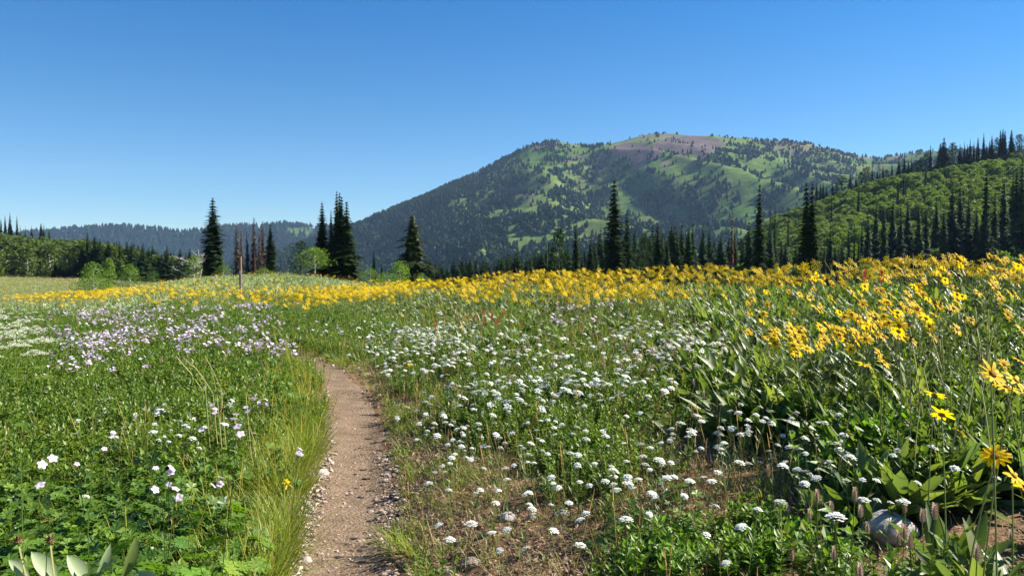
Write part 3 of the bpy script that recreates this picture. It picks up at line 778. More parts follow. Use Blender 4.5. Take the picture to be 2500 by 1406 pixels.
# ------------------------------------------------------------------ tree patterns (unit height)
def fir(seed, ratio=.13, whorls=44, boughs=12, mk='fir', low=.02, power=.85, sparse=0.0, jag=.3, twin=False, fan=3, bw=.46, trunk='bark', core=.5):
    r = np.random.default_rng(seed); tb = MB(); cb = MB()
    tube(tb, [(0, 0, -.01), (0, 0, .5), (0, 0, .985)], [.014, .009, .0015], 6)
    z = low + (1 - low) * (np.arange(whorls) + r.random(whorls) * .6) / whorls
    side_ = 1 + .35 * (fbm(z * 9, z * 0 + seed, 2, seed) - .5) * 2
    if core > 0:      # the dense inner foliage
        for zi in np.linspace(low + .01, .95, 30):
            k = 9; a = np.arange(k) * TAU / k + r.random() * 3; q = (ratio * (1 - zi) ** power * core + .004) * (.6 + .8 * r.random(k))
            kites(cb, np.stack([np.cos(a) * q * .15, np.sin(a) * q * .15, zi + .02 + 0 * a], 1), sph(a, -.9 + 0 * a), sph(a, .6 + 0 * a), q * 1.5 + .01, q * 1.1 + .006, .5, -.1, col_var(r, k, .3, .1))
    tops = [(0, 0, 1.0)] + ([(.03, .01, .93)] if twin else [])
    for zi, sd in zip(z, side_):
        rad = ratio * ((1 - zi) ** power) * sd + .006
        if zi < .12: rad *= .75 + 2 * zi
        nb = max(5, int(boughs * (.6 + .4 * rad / ratio)))
        az = np.arange(nb) * TAU / nb + r.random() * TAU + (r.random(nb) - .5) * .5
        keep = r.random(nb) > sparse * (1.1 - zi)
        az = az[keep]; nb = len(az)
        if nb == 0: continue
        ln = rad * (1 - jag + jag * 2 * r.random(nb) ** 1.3)
        el = .45 * zi - .28 + (r.random(nb) - .5) * .25
        P = np.stack([0 * az, 0 * az, zi + 0 * az], 1)
        D = sph(az, el); N = np.stack([-np.cos(az) * np.sin(el), -np.sin(az) * np.sin(el), np.cos(el)], 1)
        cv = col_var(r, nb, .35, .12)
        leaves(cb, P, D, N, ln, ln * bw + .004, 2, .28, -.12, .9, cv)
        for f_ in range(fan):   # twiglets along both sides of the bough
            for sg in (-1, 1):
                t = .35 + .5 * (f_ + .5 * r.random(nb)) / fan
                S = np.cross(D, N)
                kites(cb, P + D * (ln * t)[:, None] - N * (ln * .28 * t ** 2)[:, None], nrm(D + S * sg * (.7 + .5 * r.random(nb))[:, None] - A(0, 0, .25)), N,
                      ln * (.42 - .25 * t) + .004, ln * .16 + .003, .5, -.1, cv * (.8 + .4 * r.random()))
    if twin:
        for zi in np.linspace(.7, .94, 9):
            az = r.random(6) * TAU; q = .022 * (1 - (zi - .7) / .3) + .006
            leaves(cb, np.repeat([(.03 * (zi - .5) * 2.2, .01, zi)], 6, 0), sph(az, 0 * az - .1), A(0, 0, 1), q * 1.6, q, 2, .2, -.1, .9)
    kites(cb, [(0, 0, .97)] * 4, sph(np.arange(4) * 1.57, 1.35 + 0 * np.arange(4)), A(1, 0, .1), .035, .008)
    return [('trunk', tb.mesh('trunk', [M[trunk]])), ('crown', cb.mesh('crown', [M[mk]]))]
def snag(seed):
    """Standing dead conifer: grey pole with short broken twigs."""
    r = np.random.default_rng(seed); tb = MB(); cb = MB(); tube(tb, [(0, 0, -.01), (0, 0, .5), (.004, 0, 1)], [.012, .009, .002], 6)
    n = 150; z = .1 + .88 * r.random(n); az = r.random(n) * TAU; ln = (.06 * (1 - z) + .012) * (.5 + r.random(n))
    kites(cb, np.stack([0 * z, 0 * z, z], 1), sph(az, (r.random(n) - .6) * .9), A(0, 0, 1), ln, .006, .3, .3, col_var(r, n, .3, .1))
    return [('trunk', tb.mesh('trunk', [M['deadwood']])), ('crown', cb.mesh('crown', [M['deadneedle']]))]
def round_pine(seed, mk='firolive', wide=.26, n=1500, k=26, leaf=.035, trunk='bark', low=.08, conic=.6, spiky=True):
    """Loose-crowned tree: leaf clumps on limbs."""
    r = np.random.default_rng(seed); tb = MB(); cb = MB()
    tube(tb, [(0, 0, -.01), (.01, 0, .35), (0, .01, .8)], [.022, .016, .004], 7)
    for i in range(k):
        z = low + (1 - low) * (i + .5) / k * .97
        zz = (z - low) / (1 - low)
        prof = (math.sin(math.pi * min(1, zz * .9 + .12)) ** .7) * (1 - conic * zz) + .02
        a = i * 2.4 + r.random() * .8; rr = wide * prof * (.35 + .65 * r.random() ** .5)
        c = A(math.cos(a) * rr, math.sin(a) * rr, z)
        tube(tb, np.stack([A(0, 0, max(.05, z - rr * .5)), c]), [.005, .002], 4)
        m = int(n / k); s_ = wide * (.26 + .22 * prof) * (.8 + .4 * r.random())
        d = nrm(r.normal(size=(m, 3))); q = s_ * r.random(m)[:, None] ** .4 * A(1, 1, .62)
        P = c + d * q
        D = nrm(d + r.normal(size=(m, 3)) * .6 + (A(0, 0, .2) if spiky else A(0, 0, -.1)))
        kites(cb, P, D, nrm(r.normal(size=(m, 3)) + A(0, 0, .8)), leaf * (.6 + .8 * r.random(m)), leaf * (.4 if spiky else .75), .5, .1, col_var(r, m, .3, .1) * (.85 + .3 * r.random()))
    return [('trunk', tb.mesh('trunk', [M[trunk]])), ('crown', cb.mesh('crown', [M[mk]]))]
def bare_tree(seed, lean=.0):
    r = np.random.default_rng(seed); tb = MB(); br = MB()
    def grow(p, d, ln, rad, depth):
        pts = [p]; dd = d
        for i in range(4):
            dd = nrm(dd + r.normal(size=3) * .2 + A(0, 0, .03)); pts.append(pts[-1] + dd * ln / 4)
        tube(br if depth else tb, pts, np.linspace(rad, rad * .45, 5), 4)
        if depth < 4:
            for k in range(3 if depth else 9):
                t = r.integers(1, 5) if depth else r.integers(2, 5)
                a = r.random() * TAU
                grow(pts[t], nrm(dd * .5 + sph(np.array(a), np.array(.25 if depth == 0 else .1)) * 1.0), ln * (.55 if depth else .5) * (.7 + .5 * r.random()), rad * .48, depth + 1)
    grow(A(0, 0, -.01), nrm(A(lean, 0, 1)), .62, .028, 0)
    return [('trunk', tb.mesh('trunk', [M['palebark']])), ('branches', br.mesh('branches', [M['palebark']]))]
def low_conifer(seed, ratio=.2, layers=6, k=7):
    r = np.random.default_rng(seed); mb = MB()
    for i in range(layers):
        z0 = .04 + .9 * i / layers; z1 = min(1, z0 + 1.9 / layers); rad = ratio * (1 - i / layers) ** .8 * (.8 + .4 * r.random()) + .012
        a = np.arange(2 * k) * TAU / (2 * k) + r.random() * 3; rr = rad * np.where(np.arange(2 * k) % 2, .55, 1.15) * (.75 + .5 * r.random(2 * k))
        V = np.concatenate([[(0, 0, z1)], np.stack([np.cos(a) * rr, np.sin(a) * rr, z0 - .03 * r.random(2 * k)], 1)])
        j = np.arange(2 * k); mb.add(V, np.stack([0 * j, 1 + j, 1 + (j + 1) % (2 * k)], 1), col_var(r, 1, .25, .1)[0])
    tube(mb, [(0, 0, -.05), (0, 0, .2)], [.02, .015], 4, (2.5, 1.6, 1.5))
    return mb.mesh('far_conifer', [M['firfar']])
def low_round(seed, mk='firfar', n=26):
    r = np.random.default_rng(seed); mb = MB()
    for i in range(7):
        a = r.random() * TAU; z = .22 + .6 * i / 7; q = .16 * r.random()
        blob(mb, (math.cos(a) * q, math.sin(a) * q, z), np.array([.22, .22, .2]) * (.7 + .5 * r.random()) * (1.1 - .5 * i / 7), rings=4, k=6, jit=.3, col=col_var(r, 1, .3, .1)[0], rng=r)
    tube(mb, [(0, 0, -.05), (0, 0, .3)], [.025, .02], 4, (2.5, 1.6, 1.5))
    return mb.mesh('far_round_tree', [M[mk]])

FIRS = [fir(100 + i, ratio=q, whorls=w, power=p, twin=(i % 3 == 1)) for i, (q, w, p) in enumerate([(.125, 46, .8), (.115, 50, .72), (.135, 42, .9), (.12, 46, .65)])]
DARKF = [fir(120 + i, ratio=.13 + .012 * i, whorls=26 + 2 * i, boughs=9, power=.78 + .07 * i, fan=1, bw=.6, jag=.4, core=.6) for i in range(6)]
OLIVE = [fir(131, ratio=.27, whorls=30, boughs=11, mk='firolive', power=.62, jag=.55, fan=4, bw=.42, core=.62, low=.0)]
BROADP = [round_pine(133 + i, mk='fir', wide=.27, n=1300, k=26, leaf=.045, low=.05, conic=.6) for i in range(2)]
DEADF = [fir(140 + i, ratio=.10, whorls=34, boughs=7, mk='deadneedle', sparse=.2, fan=2, bw=.22, core=.35, power=.7, trunk='deadwood') for i in range(3)]
RUSTF = [fir(145, ratio=.10, whorls=32, boughs=7, mk='rust', sparse=.15, fan=2, bw=.3, trunk='deadwood')]
SNAG = [snag(150)]
ASPEN = [round_pine(160 + i, mk='aspen', wide=.30, n=1500, k=30, leaf=.055, trunk='palebark', low=.22, conic=.35, spiky=False) for i in range(5)]
BRIGHT = [round_pine(170 + i, mk='aspenbright', wide=w_, n=1800, k=22, leaf=.042, trunk='palebark', low=lo, conic=cn, spiky=False) for i, (w_, lo, cn) in enumerate([(.42, .12, .3), (.28, .1, .7), (.46, .42, .2), (.6, .08, .3)])]
BARE = [bare_tree(180), bare_tree(181, .3)]

def tree(kind, name, x, ytop, Y, wpx, label, cat, group=None, parts_list=None, ratio=.13, rot=None, base=None):
    X, _, zt = unproj(float(x), float(ytop), float(Y))
    zb = float(G(X, Y)) if base is None else base
    H = max(zt - zb, 1.0)
    w = (1.5 if parts_list is FIRS or ratio in (.125, .115) else 1.28) * (wpx / F * Y) / (2 * ratio)   # horizontal scale
    parts = parts_list[int(RNG.integers(len(parts_list)))]
    return put(name, parts, (X, Y, zb - .05), (0, 0, RNG.random() * TAU if rot is None else rot), (w, w, H), label, cat, group)

# named trees along the meadow edge
tree(0, 'conifer_tree', 519, 482, 100, 62, 'tall lone dark fir standing apart above the yellow crest beside a bare white tree', 'tree', None, FIRS[:1], .125)
for x, y, w, L_ in [(786, 490, 46, 'dark spire fir at the pale-trunked end of the tight fir clump'), (808, 512, 26, 'short thin fir wedged between two spires of the tight fir clump'),
                    (822, 466, 42, 'tallest needle-topped fir in the tight clump on the knoll'), (829, 470, 38, 'second-tallest spire leaning on the tallest fir of the clump'),
                    (834, 480, 40, 'fir just below the tallest pair in the knoll clump'), (846, 492, 62, 'widest sunlit fir closing the clump toward the mountain')]:
    tree(0, 'conifer_tree', x, y, 86 + RNG.random() * 3, w, L_, 'tree', 'firs in the tight clump on the knoll', FIRS, .125)
tree(0, 'conifer_tree', 660, 545, 96, 34, 'small green fir at the end of the row of dead brown firs', 'tree', None, FIRS, .125)
tree(0, 'conifer_tree', 735, 588, 98, 52, 'low dark conifer behind the small leafy tree with a pale trunk', 'tree', None, BROADP, .25)
tree(0, 'conifer_tree', 1008, 518, 78, 84, 'bushy olive-green conifer with a wide ragged crown in front of the mountain', 'tree', None, OLIVE, .27)
for i, (x, y, w, L_) in enumerate([(578, 543, 34, 'dead brown fir nearest the lone tall fir'), (589, 553, 22, 'thin dead fir with purple-brown twigs behind the marker post'), (603, 556, 22, 'pale grey-brown dead fir in the middle of the dead row'),
                      (620, 530, 34, 'tallest dead fir of the row with a bare grey tip'), (633, 560, 22, 'short dead fir between the two tallest dead firs'), (641, 540, 36, 'broad reddish-brown dead fir beside the green fir')]):
    tree(0, 'dead_conifer_tree', x, y, 94 + i * .8, w, L_, 'dead tree', 'row of dead brown firs', DEADF, .10)
tree(0, 'dead_conifer_tree', 621, 608, 93, 14, 'little fir with rust-orange dead needles at the foot of the dead row', 'dead tree', None, RUSTF, .10)
tree(0, 'dead_conifer_tree', 1337, 590, 96, 12, 'slim grey snag standing in front of dark conifers above the flower crest', 'dead tree', None, SNAG, .06)
tree(0, 'dead_conifer_tree', 1788, 502, 140, 20, 'reddish-brown dead conifer rising among green firs', 'dead tree', None, RUSTF, .10)
tree(0, 'bare_tree', 448, 598, 104, 66, 'leafless white-limbed tree standing before dark woods', 'bare tree', None, BARE[:1], .30, rot=.6)
tree(0, 'bare_tree', 487, 598, 108, 44, 'leaning leafless pale tree half hidden by the lone fir', 'bare tree', None, BARE[1:], .30, rot=3.3)
tree(0, 'leafy_tree', 768, 606, 84, 58, 'small round-topped green tree with a pale bare trunk beside the fir clump', 'tree', None, BRIGHT[2:3], .42)
for x, y, Y, w, k, L_ in [(226, 640, 92, 50, 0, 'bright green bush at the edge of the pasture, nearest the open slope'), (267, 631, 96, 28, 1, 'narrow pointed light-green tree between two bright bushes'),
                          (317, 644, 94, 40, 0, 'rounded bright green bush beside the narrow pointed one'), (474, 624, 104, 34, 0, 'yellow-green bush between the bare white tree and the lone fir'),
                          (376, 664, 97, 34, 3, 'low pale bush under the dark conifers'), (545, 645, 98, 26, 3, 'low green bush at the foot of the lone fir'), (645, 660, 92, 26, 3, 'small bright bush at the foot of the dead firs'),
                          (976, 637, 66, 44, 0, 'bright green bush leaning against the bushy olive conifer'), (905, 655, 68, 40, 3, 'low bright bush at the end of the knoll'), (943, 665, 64, 36, 3, 'low bush between small firs below the knoll'),
                          (1030, 668, 62, 34, 3, 'low dull bush beyond the bushy conifer'), (228, 672, 90, 60, 3, 'spreading low bush under the bright green bush at the pasture')]:
    tree(0, 'bush', x, y, Y, w, L_, 'bush', 'bright bushes along the meadow edge', BRIGHT[k:k + 1], (.42, .28, .46, .6)[k] * .85)
for x, y, w, L_ in [(913, 611, 20, 'slim young fir left of the bushy conifer at the knoll end'), (932, 640, 16, 'tiny fir beside the slim young fir')]:
    tree(0, 'conifer_tree', x, y, 72, w, L_, 'tree', None, FIRS, .125)
for x, y, Y, w, pl, rt, L_ in [(1500, 440, 84, 62, FIRS[1:2], .115, 'tallest dark fir before the middle of the mountain'), (1531, 512, 92, 36, FIRS, .125, 'slimmer ragged fir standing against the tallest one'),
                               (1855, 450, 80, 46, FIRS[:1], .125, 'tall slender fir in front of the pale aspens, with brown-lit branches'), (1969, 447, 72, 46, FIRS[1:2], .115, 'first trunk of the double-topped dark fir above the flower crest'),
                               (1984, 444, 72, 50, FIRS[:1], .125, 'second trunk of the double-topped dark fir above the flower crest'),
                               (1406, 551, 98, 42, FIRS[3:], .13, 'dense dark fir beside the broad pine, before the mountain foot'), (1365, 560, 96, 56, BROADP, .25, 'broad dull pine next to the grey snag'),
                               (1443, 580, 100, 30, FIRS, .125, 'smaller fir between the dense dark fir and the tallest one'), (1606, 545, 100, 46, FIRS, .125, 'layered fir with lit bough tips among a dark row'),
                               (1574, 572, 104, 40, BROADP, .25, 'dark bushy conifer beside the layered fir'), (1655, 575, 108, 34, FIRS, .125, 'fir in shade just before the first pale aspens')]:
    tree(0, 'conifer_tree', x, y, Y, w, L_, 'tree', None, pl, rt)
# dark firs of the right-hand slope and its skyline
for x, y, w in [(2140, 496, 30), (2159, 505, 24), (2181, 476, 26), (2217, 485, 30), (2244, 499, 30), (2261, 502, 26), (2287, 482, 32), (2326, 459, 40), (2345, 456, 34), (2366, 482, 30),
                (2406, 488, 26), (2452, 442, 34), (2483, 411, 34), (2497, 391, 34), (2474, 428, 30), (2120, 530, 26), (2105, 548, 22), (2200, 500, 24), (2305, 500, 26), (2385, 500, 24), (2430, 470, 26), (2515, 420, 40), (2540, 440, 36)]:
    tree(0, 'conifer_tree', x, y, 165 + RNG.random() * 30, w * 1.5, 'dark fir in the shaded row behind the yellow crest, %s' % between(x), 'tree', 'dark firs in the row behind the crest', DARKF, .13)
tree(0, 'conifer_tree', 2409, 404, 150, 40, 'tallest spire in the shaded fir row behind the yellow crest', 'tree', None, FIRS, .125)
for x, y, w, h, Y in [(2097, 448, 20, 45, 300), (2193, 437, 16, 55, 320), (2207, 431, 16, 50, 322), (2212, 433, 14, 45, 325), (2261, 402, 16, 56, 345), (2258, 455, 10, 28, 300), (2031, 468, 11, 36, 300), (1881, 482, 12, 50, 250),
                      (1893, 482, 11, 45, 252), (1925, 500, 10, 40, 250), (2309, 395, 10, 30, 380), (1888, 550, 12, 40, 190), (1922, 560, 12, 40, 200)]:
    X, _, zt = unproj(float(x), float(y), float(Y)); zb = float(G(X, Y)); H = max(zt - zb, h * Y / F); wd = w / F * Y / .26
    put('conifer_tree', DARKF[int(RNG.integers(6))], (X, Y, zt - H), (0, 0, RNG.random() * 6), (wd, wd, H), 'dark fir standing alone out of the pale green aspen canopy', 'tree', 'firs among the aspens')
for x, y, w in [(2073, 541, 20), (2086, 562, 16), (2097, 573, 16), (2056, 579, 16), (2013, 587, 18)]:
    tree(0, 'conifer_tree', x, y, 130, w * 1.2, 'small young fir just above the flower crest in front of the aspens', 'tree', 'young firs in front of the aspens', DARKF, .13)
for x, y, w, bp in [(2272, 354, 10, 0), (2305, 337, 32, 0), (2296, 350, 22, 0), (2326, 348, 24, 1), (2344, 353, 14, 0), (2355, 348, 12, 0), (2362, 352, 12, 0), (2369, 340, 12, 0), (2378, 346, 10, 0), (2388, 334, 13, 0), (2402, 325, 13, 0),
                    (2409, 352, 10, 0), (2422, 331, 14, 0), (2416, 345, 12, 0), (2433, 337, 14, 1), (2443, 317, 14, 0), (2449, 313, 14, 0), (2454, 318, 13, 0), (2470, 316, 17, 0), (2489, 328, 26, 1), (2510, 330, 16, 0), (2526, 336, 16, 0),
                    (2262, 375, 24, 1), (2250, 385, 18, 1), (2178, 399, 10, 0), (2195, 382, 13, 0), (2208, 378, 13, 0), (2218, 389, 13, 0), (2226, 380, 7, 0), (2156, 402, 10, 0), (2130, 405, 10, 0), (2116, 408, 30, 1), (2103, 420, 20, 1), (2240, 392, 20, 1), (2230, 398, 18, 1),
                    (2076, 419, 14, 0), (2056, 430, 30, 1), (2142, 412, 10, 0), (2148, 420, 12, 0), (2090, 428, 12, 0), (1994, 443, 12, 0), (2003, 447, 11, 0), (2010, 444, 11, 0), (2033, 449, 12, 0), (2018, 455, 12, 0), (2042, 452, 16, 1), (2165, 415, 16, 1)]:
    tree(0, 'conifer_tree', x, y, 428, w * (1.25 if bp else 1.45), 'dark conifer on the skyline at the top edge of the aspen slope', 'tree', 'conifers on the skyline above the aspens', BROADP if bp else DARKF, .25 if bp else .13)
for x, y, w in [(2, 533, 12), (12, 525, 12), (24, 519, 17), (41, 526, 11), (49, 549, 7), (62, 553, 9), (77, 552, 12), (100, 545, 18), (107, 545, 10), (120, 555, 10), (-10, 522, 14), (-22, 530, 12)]:
    tree(0, 'conifer_tree', x, y, 420, w * 1.25, 'small dark conifer on the skyline of the low wooded slope beyond the pasture', 'tree', 'conifers on the skyline beyond the pasture', DARKF, .13)
n_con = 0
for i in range(80):    # the dark wood between pasture and far ridge
    x = 190 + 330 * RNG.random() ** 1.0; front = RNG.random()
    Y = 185 + 75 * front
    yt = np.interp(x, [190, 215, 260, 300, 360, 420, 520], [600, 572, 585, 592, 596, 606, 615]) + RNG.random() * 26 - 4
    tree(0, 'conifer_tree', x, yt, Y, 32 + 16 * RNG.random(), 'dark conifer in the wood beyond the pasture, %s, %s' % ('by the bright bushes' if x < 340 else 'by the bare white tree', 'front rank' if Y < 220 else 'rear rank'), 'tree', 'conifers in the wood beyond the pasture', DARKF, .13)
for x, yt in [(213, 563), (237, 590), (150, 630), (185, 628), (205, 600), (135, 640), (170, 650), (68, 573), (30, 572), (118, 566), (56, 596), (92, 600), (150, 590), (20, 610), (178, 600), (122, 612)]:
    tree(0, 'conifer_tree', x, yt, 190 if yt > 612 or x > 200 else 300, 22 if yt > 612 or x > 200 else 13, 'dark conifer at the back edge of the open pasture' if yt > 612 or x > 200 else 'small dark conifer poking out of the aspens behind the pasture', 'tree', 'conifers around the pasture grove', DARKF, .13)
cf = []
for i in range(125):   # woods behind the crest, below the mountain
    x = 1050 + 1030 * RNG.random(); Y = 110 + 75 * RNG.random()
    yt = np.interp(x, [1050, 1130, 1290, 1340, 1480, 1560, 1700, 1850, 1950, 2080], [655, 640, 622, 612, 585, 575, 560, 560, 590, 600]) + RNG.normal() * 12
    if 1150 < x < 1180: continue
    if x > 1690 and RNG.random() < .6: continue
    cf.append((x, yt, Y))
for x, yt, Y in cf:
    tree(0, 'conifer_tree', x, yt, Y, 46 + 30 * RNG.random(), 'dark belt conifer %s, %s' % (between(x), 'front rank' if Y < 145 else 'rear rank'), 'tree', 'conifers in the belt below the mountain', DARKF, .13)

# the conifers too many to count behind the ones above
r9 = np.random.default_rng(99); cw = []
for i in range(330):
    if i < 230: x = 1030 + 1050 * r9.random(); Y = 150 + 60 * r9.random(); yt = np.interp(x, [1050, 1130, 1290, 1340, 1480, 1560, 1700, 1850, 1950, 2080], [660, 645, 630, 622, 600, 592, 590, 585, 600, 610]) + r9.normal() * 11
    else: x = 150 + 390 * r9.random(); Y = 200 + 60 * r9.random(); yt = np.interp(x, [150, 215, 260, 300, 360, 420, 540], [640, 590, 596, 602, 606, 616, 635]) + r9.random() * 22
    if x > 1690 and r9.random() < .5: continue
    X, _, zt = unproj(float(x), float(yt), float(Y)); zb = float(G(X, Y)); w = 1.28 * (44 + 26 * r9.random()) / F * Y / .26
    cw.append((X, Y, zb - .1, w, max(zt - zb, 2), r9.integers(6), r9.random() * TAU))
cw = np.array(cw)
scatter('conifer_woods', [join_parts(a, 'conifer_whole') for a in DARKF], cw[:, :3], np.stack([0 * cw[:, 0], 0 * cw[:, 0], cw[:, 6]], 1), np.stack([cw[:, 3], cw[:, 3], cw[:, 4]], 1), cw[:, 5], 'dark conifers massed behind the nearer single trees')

# aspens: the 300 that show largest are trees of their own, the rest is the wood behind them
asp = []
def canopyR(x): return np.interp(x, [1560, 1640, 1698, 1769, 1850, 1954, 2010, 2096, 2167, 2238, 2295, 2352, 2409, 2560], [640, 590, 548, 532, 520, 490, 474, 452, 435, 417, 400, 385, 374, 372])
r2 = np.random.default_rng(77)
N_ = 6600
X_ = r2.random(N_) * 400 + 30; Y_ = 120 + r2.random(N_) * 320
for X0, Y0 in zip(X_, Y_):
    x = 1250 + F * X0 / Y0
    if x < 1590 or x > 2850: continue
    zb = float(G(X0, Y0)); h = 6.0 + 2.2 * r2.random()
    u_, v_ = proj(X0, Y0, zb + h)
    if v_ < canopyR(u_) - 3: continue
    if Y0 < 150 and r2.random() < .55: continue
    if x > 2110 and Y0 < 205 and r2.random() < .8: continue
    if fbm(X0 / 22, Y0 / 22, 2, 88) < .33: continue
    asp.append((X0, Y0, zb, h, 1))
def canopyL(x): return np.interp(x, [-60, 60, 120, 200, 300, 400, 480, 560], [560, 562, 572, 586, 604, 626, 650, 672])
X_ = -r2.random(2400) * 400; Y_ = 192 + r2.random(2400) * 245
for X0, Y0 in zip(X_, Y_):
    x = 1250 + F * X0 / Y0
    if x < -420 or x > 540: continue
    zb = float(G(X0, Y0)); h = 6 + 3.5 * r2.random(); u_, v_ = proj(X0, Y0, zb + h)
    if v_ < canopyL(u_) - 3: continue
    asp.append((X0, Y0, zb, h, 0))
asp.sort(key=lambda a: a[1])
ADULL = [[('trunk', a_[0][1]), ('crown', a_[1][1].copy())] for a_ in ASPEN]
ADULL = [round_pine(760 + i, mk='aspendull', wide=.30, n=1000, k=24, leaf=.07, trunk='palebark', low=.06, conic=.35, spiky=False) for i in range(5)]
for a_ in []: a_[1][1].materials.clear(); a_[1][1].materials.append(M['aspendull'])
rest = []
kL = kR = 0
for X0, Y0, zb, h, right in asp:
    w = h * (1.1 + .35 * r2.random())
    i = int(r2.integers(5))
    xi = 1250 + F * X0 / Y0
    if -30 < xi < 2530 and ((right and kR < 200) or (not right and kL < 100)):
        if right: kR += 1
        else: kL += 1
        put('aspen_tree', (ASPEN if right else ADULL)[i], (X0, Y0, zb - .1), (0, 0, r2.random() * TAU), (w, w, h),
            ('green aspen %s the slope, %s' % ('at foot of' if Y0 < 175 else ('low on' if Y0 < 230 else 'partway up'), between(1250 + F * X0 / Y0)) if right else 'aspen behind the pasture, %s, %s rank' % (between(1250 + F * X0 / Y0), 'front' if Y0 < 215 else 'rear')), 'tree', ('aspens on the slope beside the mountain' if right else 'aspens behind the pasture'))
    else:
        rest.append((X0, Y0, zb - .1, w, h, i + (0 if right else 5)))
rest = np.array(rest)
aj = [join_parts(a, 'aspen_whole') for a in ASPEN + ADULL]
scatter('aspen_woods', aj, rest[:, :3], np.stack([0 * rest[:, 0], 0 * rest[:, 0], r2.random(len(rest)) * TAU], 1), np.stack([rest[:, 3], rest[:, 3], rest[:, 4]], 1), rest[:, 5],
        'pale green aspen canopy covering the slope above the single aspens')

# the mountain's trees
DU = [840, 1000, 1100, 1200, 1300, 1400, 1500, 1600, 1700, 1800, 1900, 2000, 2100, 2200, 2320]
DV = [350, 400, 450, 500, 550, 600, 650]
DM = .93 * np.array([[1, 1, 1, 1, .42, .75, .45, .25, .10, .40, .55, .60, .45, .45, .45],
               [1, 1, 1, .80, .42, .50, .45, .50, .48, .45, .38, .38, .45, .38, .38],
               [1, 1, .95, .70, .30, .36, .32, .42, .45, .38, .30, .27, .32, .36, .36],
               [1, 1, .95, .90, .34, .38, .36, .42, .42, .36, .30, .32, .45, .45, .45],
               [1, .95, 1, .95, .65, .60, .52, .58, .58, .52, .56, .6, .6, .6, .6],
               [1, 1, 1, 1, .9, .85, .82, .85, .85, .8, .8, .8, .8, .8, .8],
               [1] * 15])
def gridval(u, v):
    fu = np.interp(u, DU, np.arange(len(DU))); fv = np.interp(v, DV, np.arange(len(DV)))
    i = np.minimum(fu.astype(int), len(DU) - 2); j = np.minimum(fv.astype(int), len(DV) - 2); a = fu - i; b = fv - j
    return (DM[j, i] * (1 - a) + DM[j, i + 1] * a) * (1 - b) + (DM[j + 1, i] * (1 - a) + DM[j + 1, i + 1] * a) * b
r3 = np.random.default_rng(5)
n = 76000
Yc = 1130 + (YR + 30 - 1130) * r3.random(n); s_ = (420 + 2080 * r3.random(n) - 1250) / F; Xc = s_ * Yc
Zc = G(Xc, Yc); u_, v_ = proj(Xc, Yc, Zc)
d_ = gridval(u_, v_)
cl = .45 * fbm(Xc / 60, Yc / 95, 2, 61) + .55 * fbm(Xc / 17, Yc / 26, 2, 63)
cl = (np.argsort(np.argsort(cl)) / n)
ok = (cl < d_ ** 1.12 * .97) | (r3.random(n) < .05 * (d_ > .2)) | ((d_ > .9) & (cl < .80))
ok &= ~(inside(u_, v_, SCREE[0]) & (r3.random(n) < .80))
ok &= r3.random(n) < np.where(d_ > .9, .66, .62)
far_n = 12000
Yf = 3050 + 720 * r3.random(far_n); sf = (-80 + 1130 * r3.random(far_n) - 1250) / F; Xf = sf * Yf; Zf = G(Xf, Yf); uf, vf = proj(Xf, Yf, Zf)
okf = ~inside(uf, vf, clear[0]) | (r3.random(far_n) < .08)
LOWT = [low_conifer(200 + i, .18 + .03 * i) for i in range(4)] + [low_round(210), low_round(211)]
def wood(name, X, Y, Z, hs, label, pr=.25):
    m_ = len(X); sz = hs * (.6 + .8 * r3.random(m_)) * np.interp(Z, [100, 300, 420], [1.05, .85, .72]); wd = sz * (.85 + .5 * r3.random(m_))
    idx = np.where(r3.random(m_) < pr, 4 + r3.integers(0, 2, m_), r3.integers(0, 4, m_))
    scatter(name, LOWT, np.stack([X, Y, Z - .3], 1), np.stack([0 * X, 0 * X, r3.random(m_) * TAU], 1), np.stack([wd, wd, sz], 1), idx, label)
wood('mountain_forest', Xc[ok], Yc[ok], Zc[ok], 11.2, 'scattered and massed dark conifers all over the mountain slopes', .25)
wood('ridge_forest', Xf[okf], Yf[okf], Zf[okf], 19, 'dark unbroken conifer forest on the far low ridge', .15)
# cliffs showing in the forest
for x, y, w, h in [(1062, 612, 7, 14), (1087, 608, 6, 8), (1120, 606, 10, 12), (1098, 628, 6, 6), (1110, 632, 5, 6)]:
    ok_y = None
    for Yt in np.linspace(1150, 2500, 500):
        X, _, z = unproj(float(x), float(y), float(Yt))
        if G(X, Yt) > z: ok_y = Yt; break
    if ok_y:
        mb = MB(); blob(mb, (0, 0, 0), (w / F * ok_y * .6, 8, h / F * ok_y * .6), rings=7, k=10, jit=.35)
        o = ob('cliff_rock', mb.mesh('cliff_rock', [M['brownstone']])); o.location = (X, ok_y - 4, z)
        tag(o, 'pale rock outcrop showing through the forest low on the mountain', 'rock', 'outcrops low on the mountain')
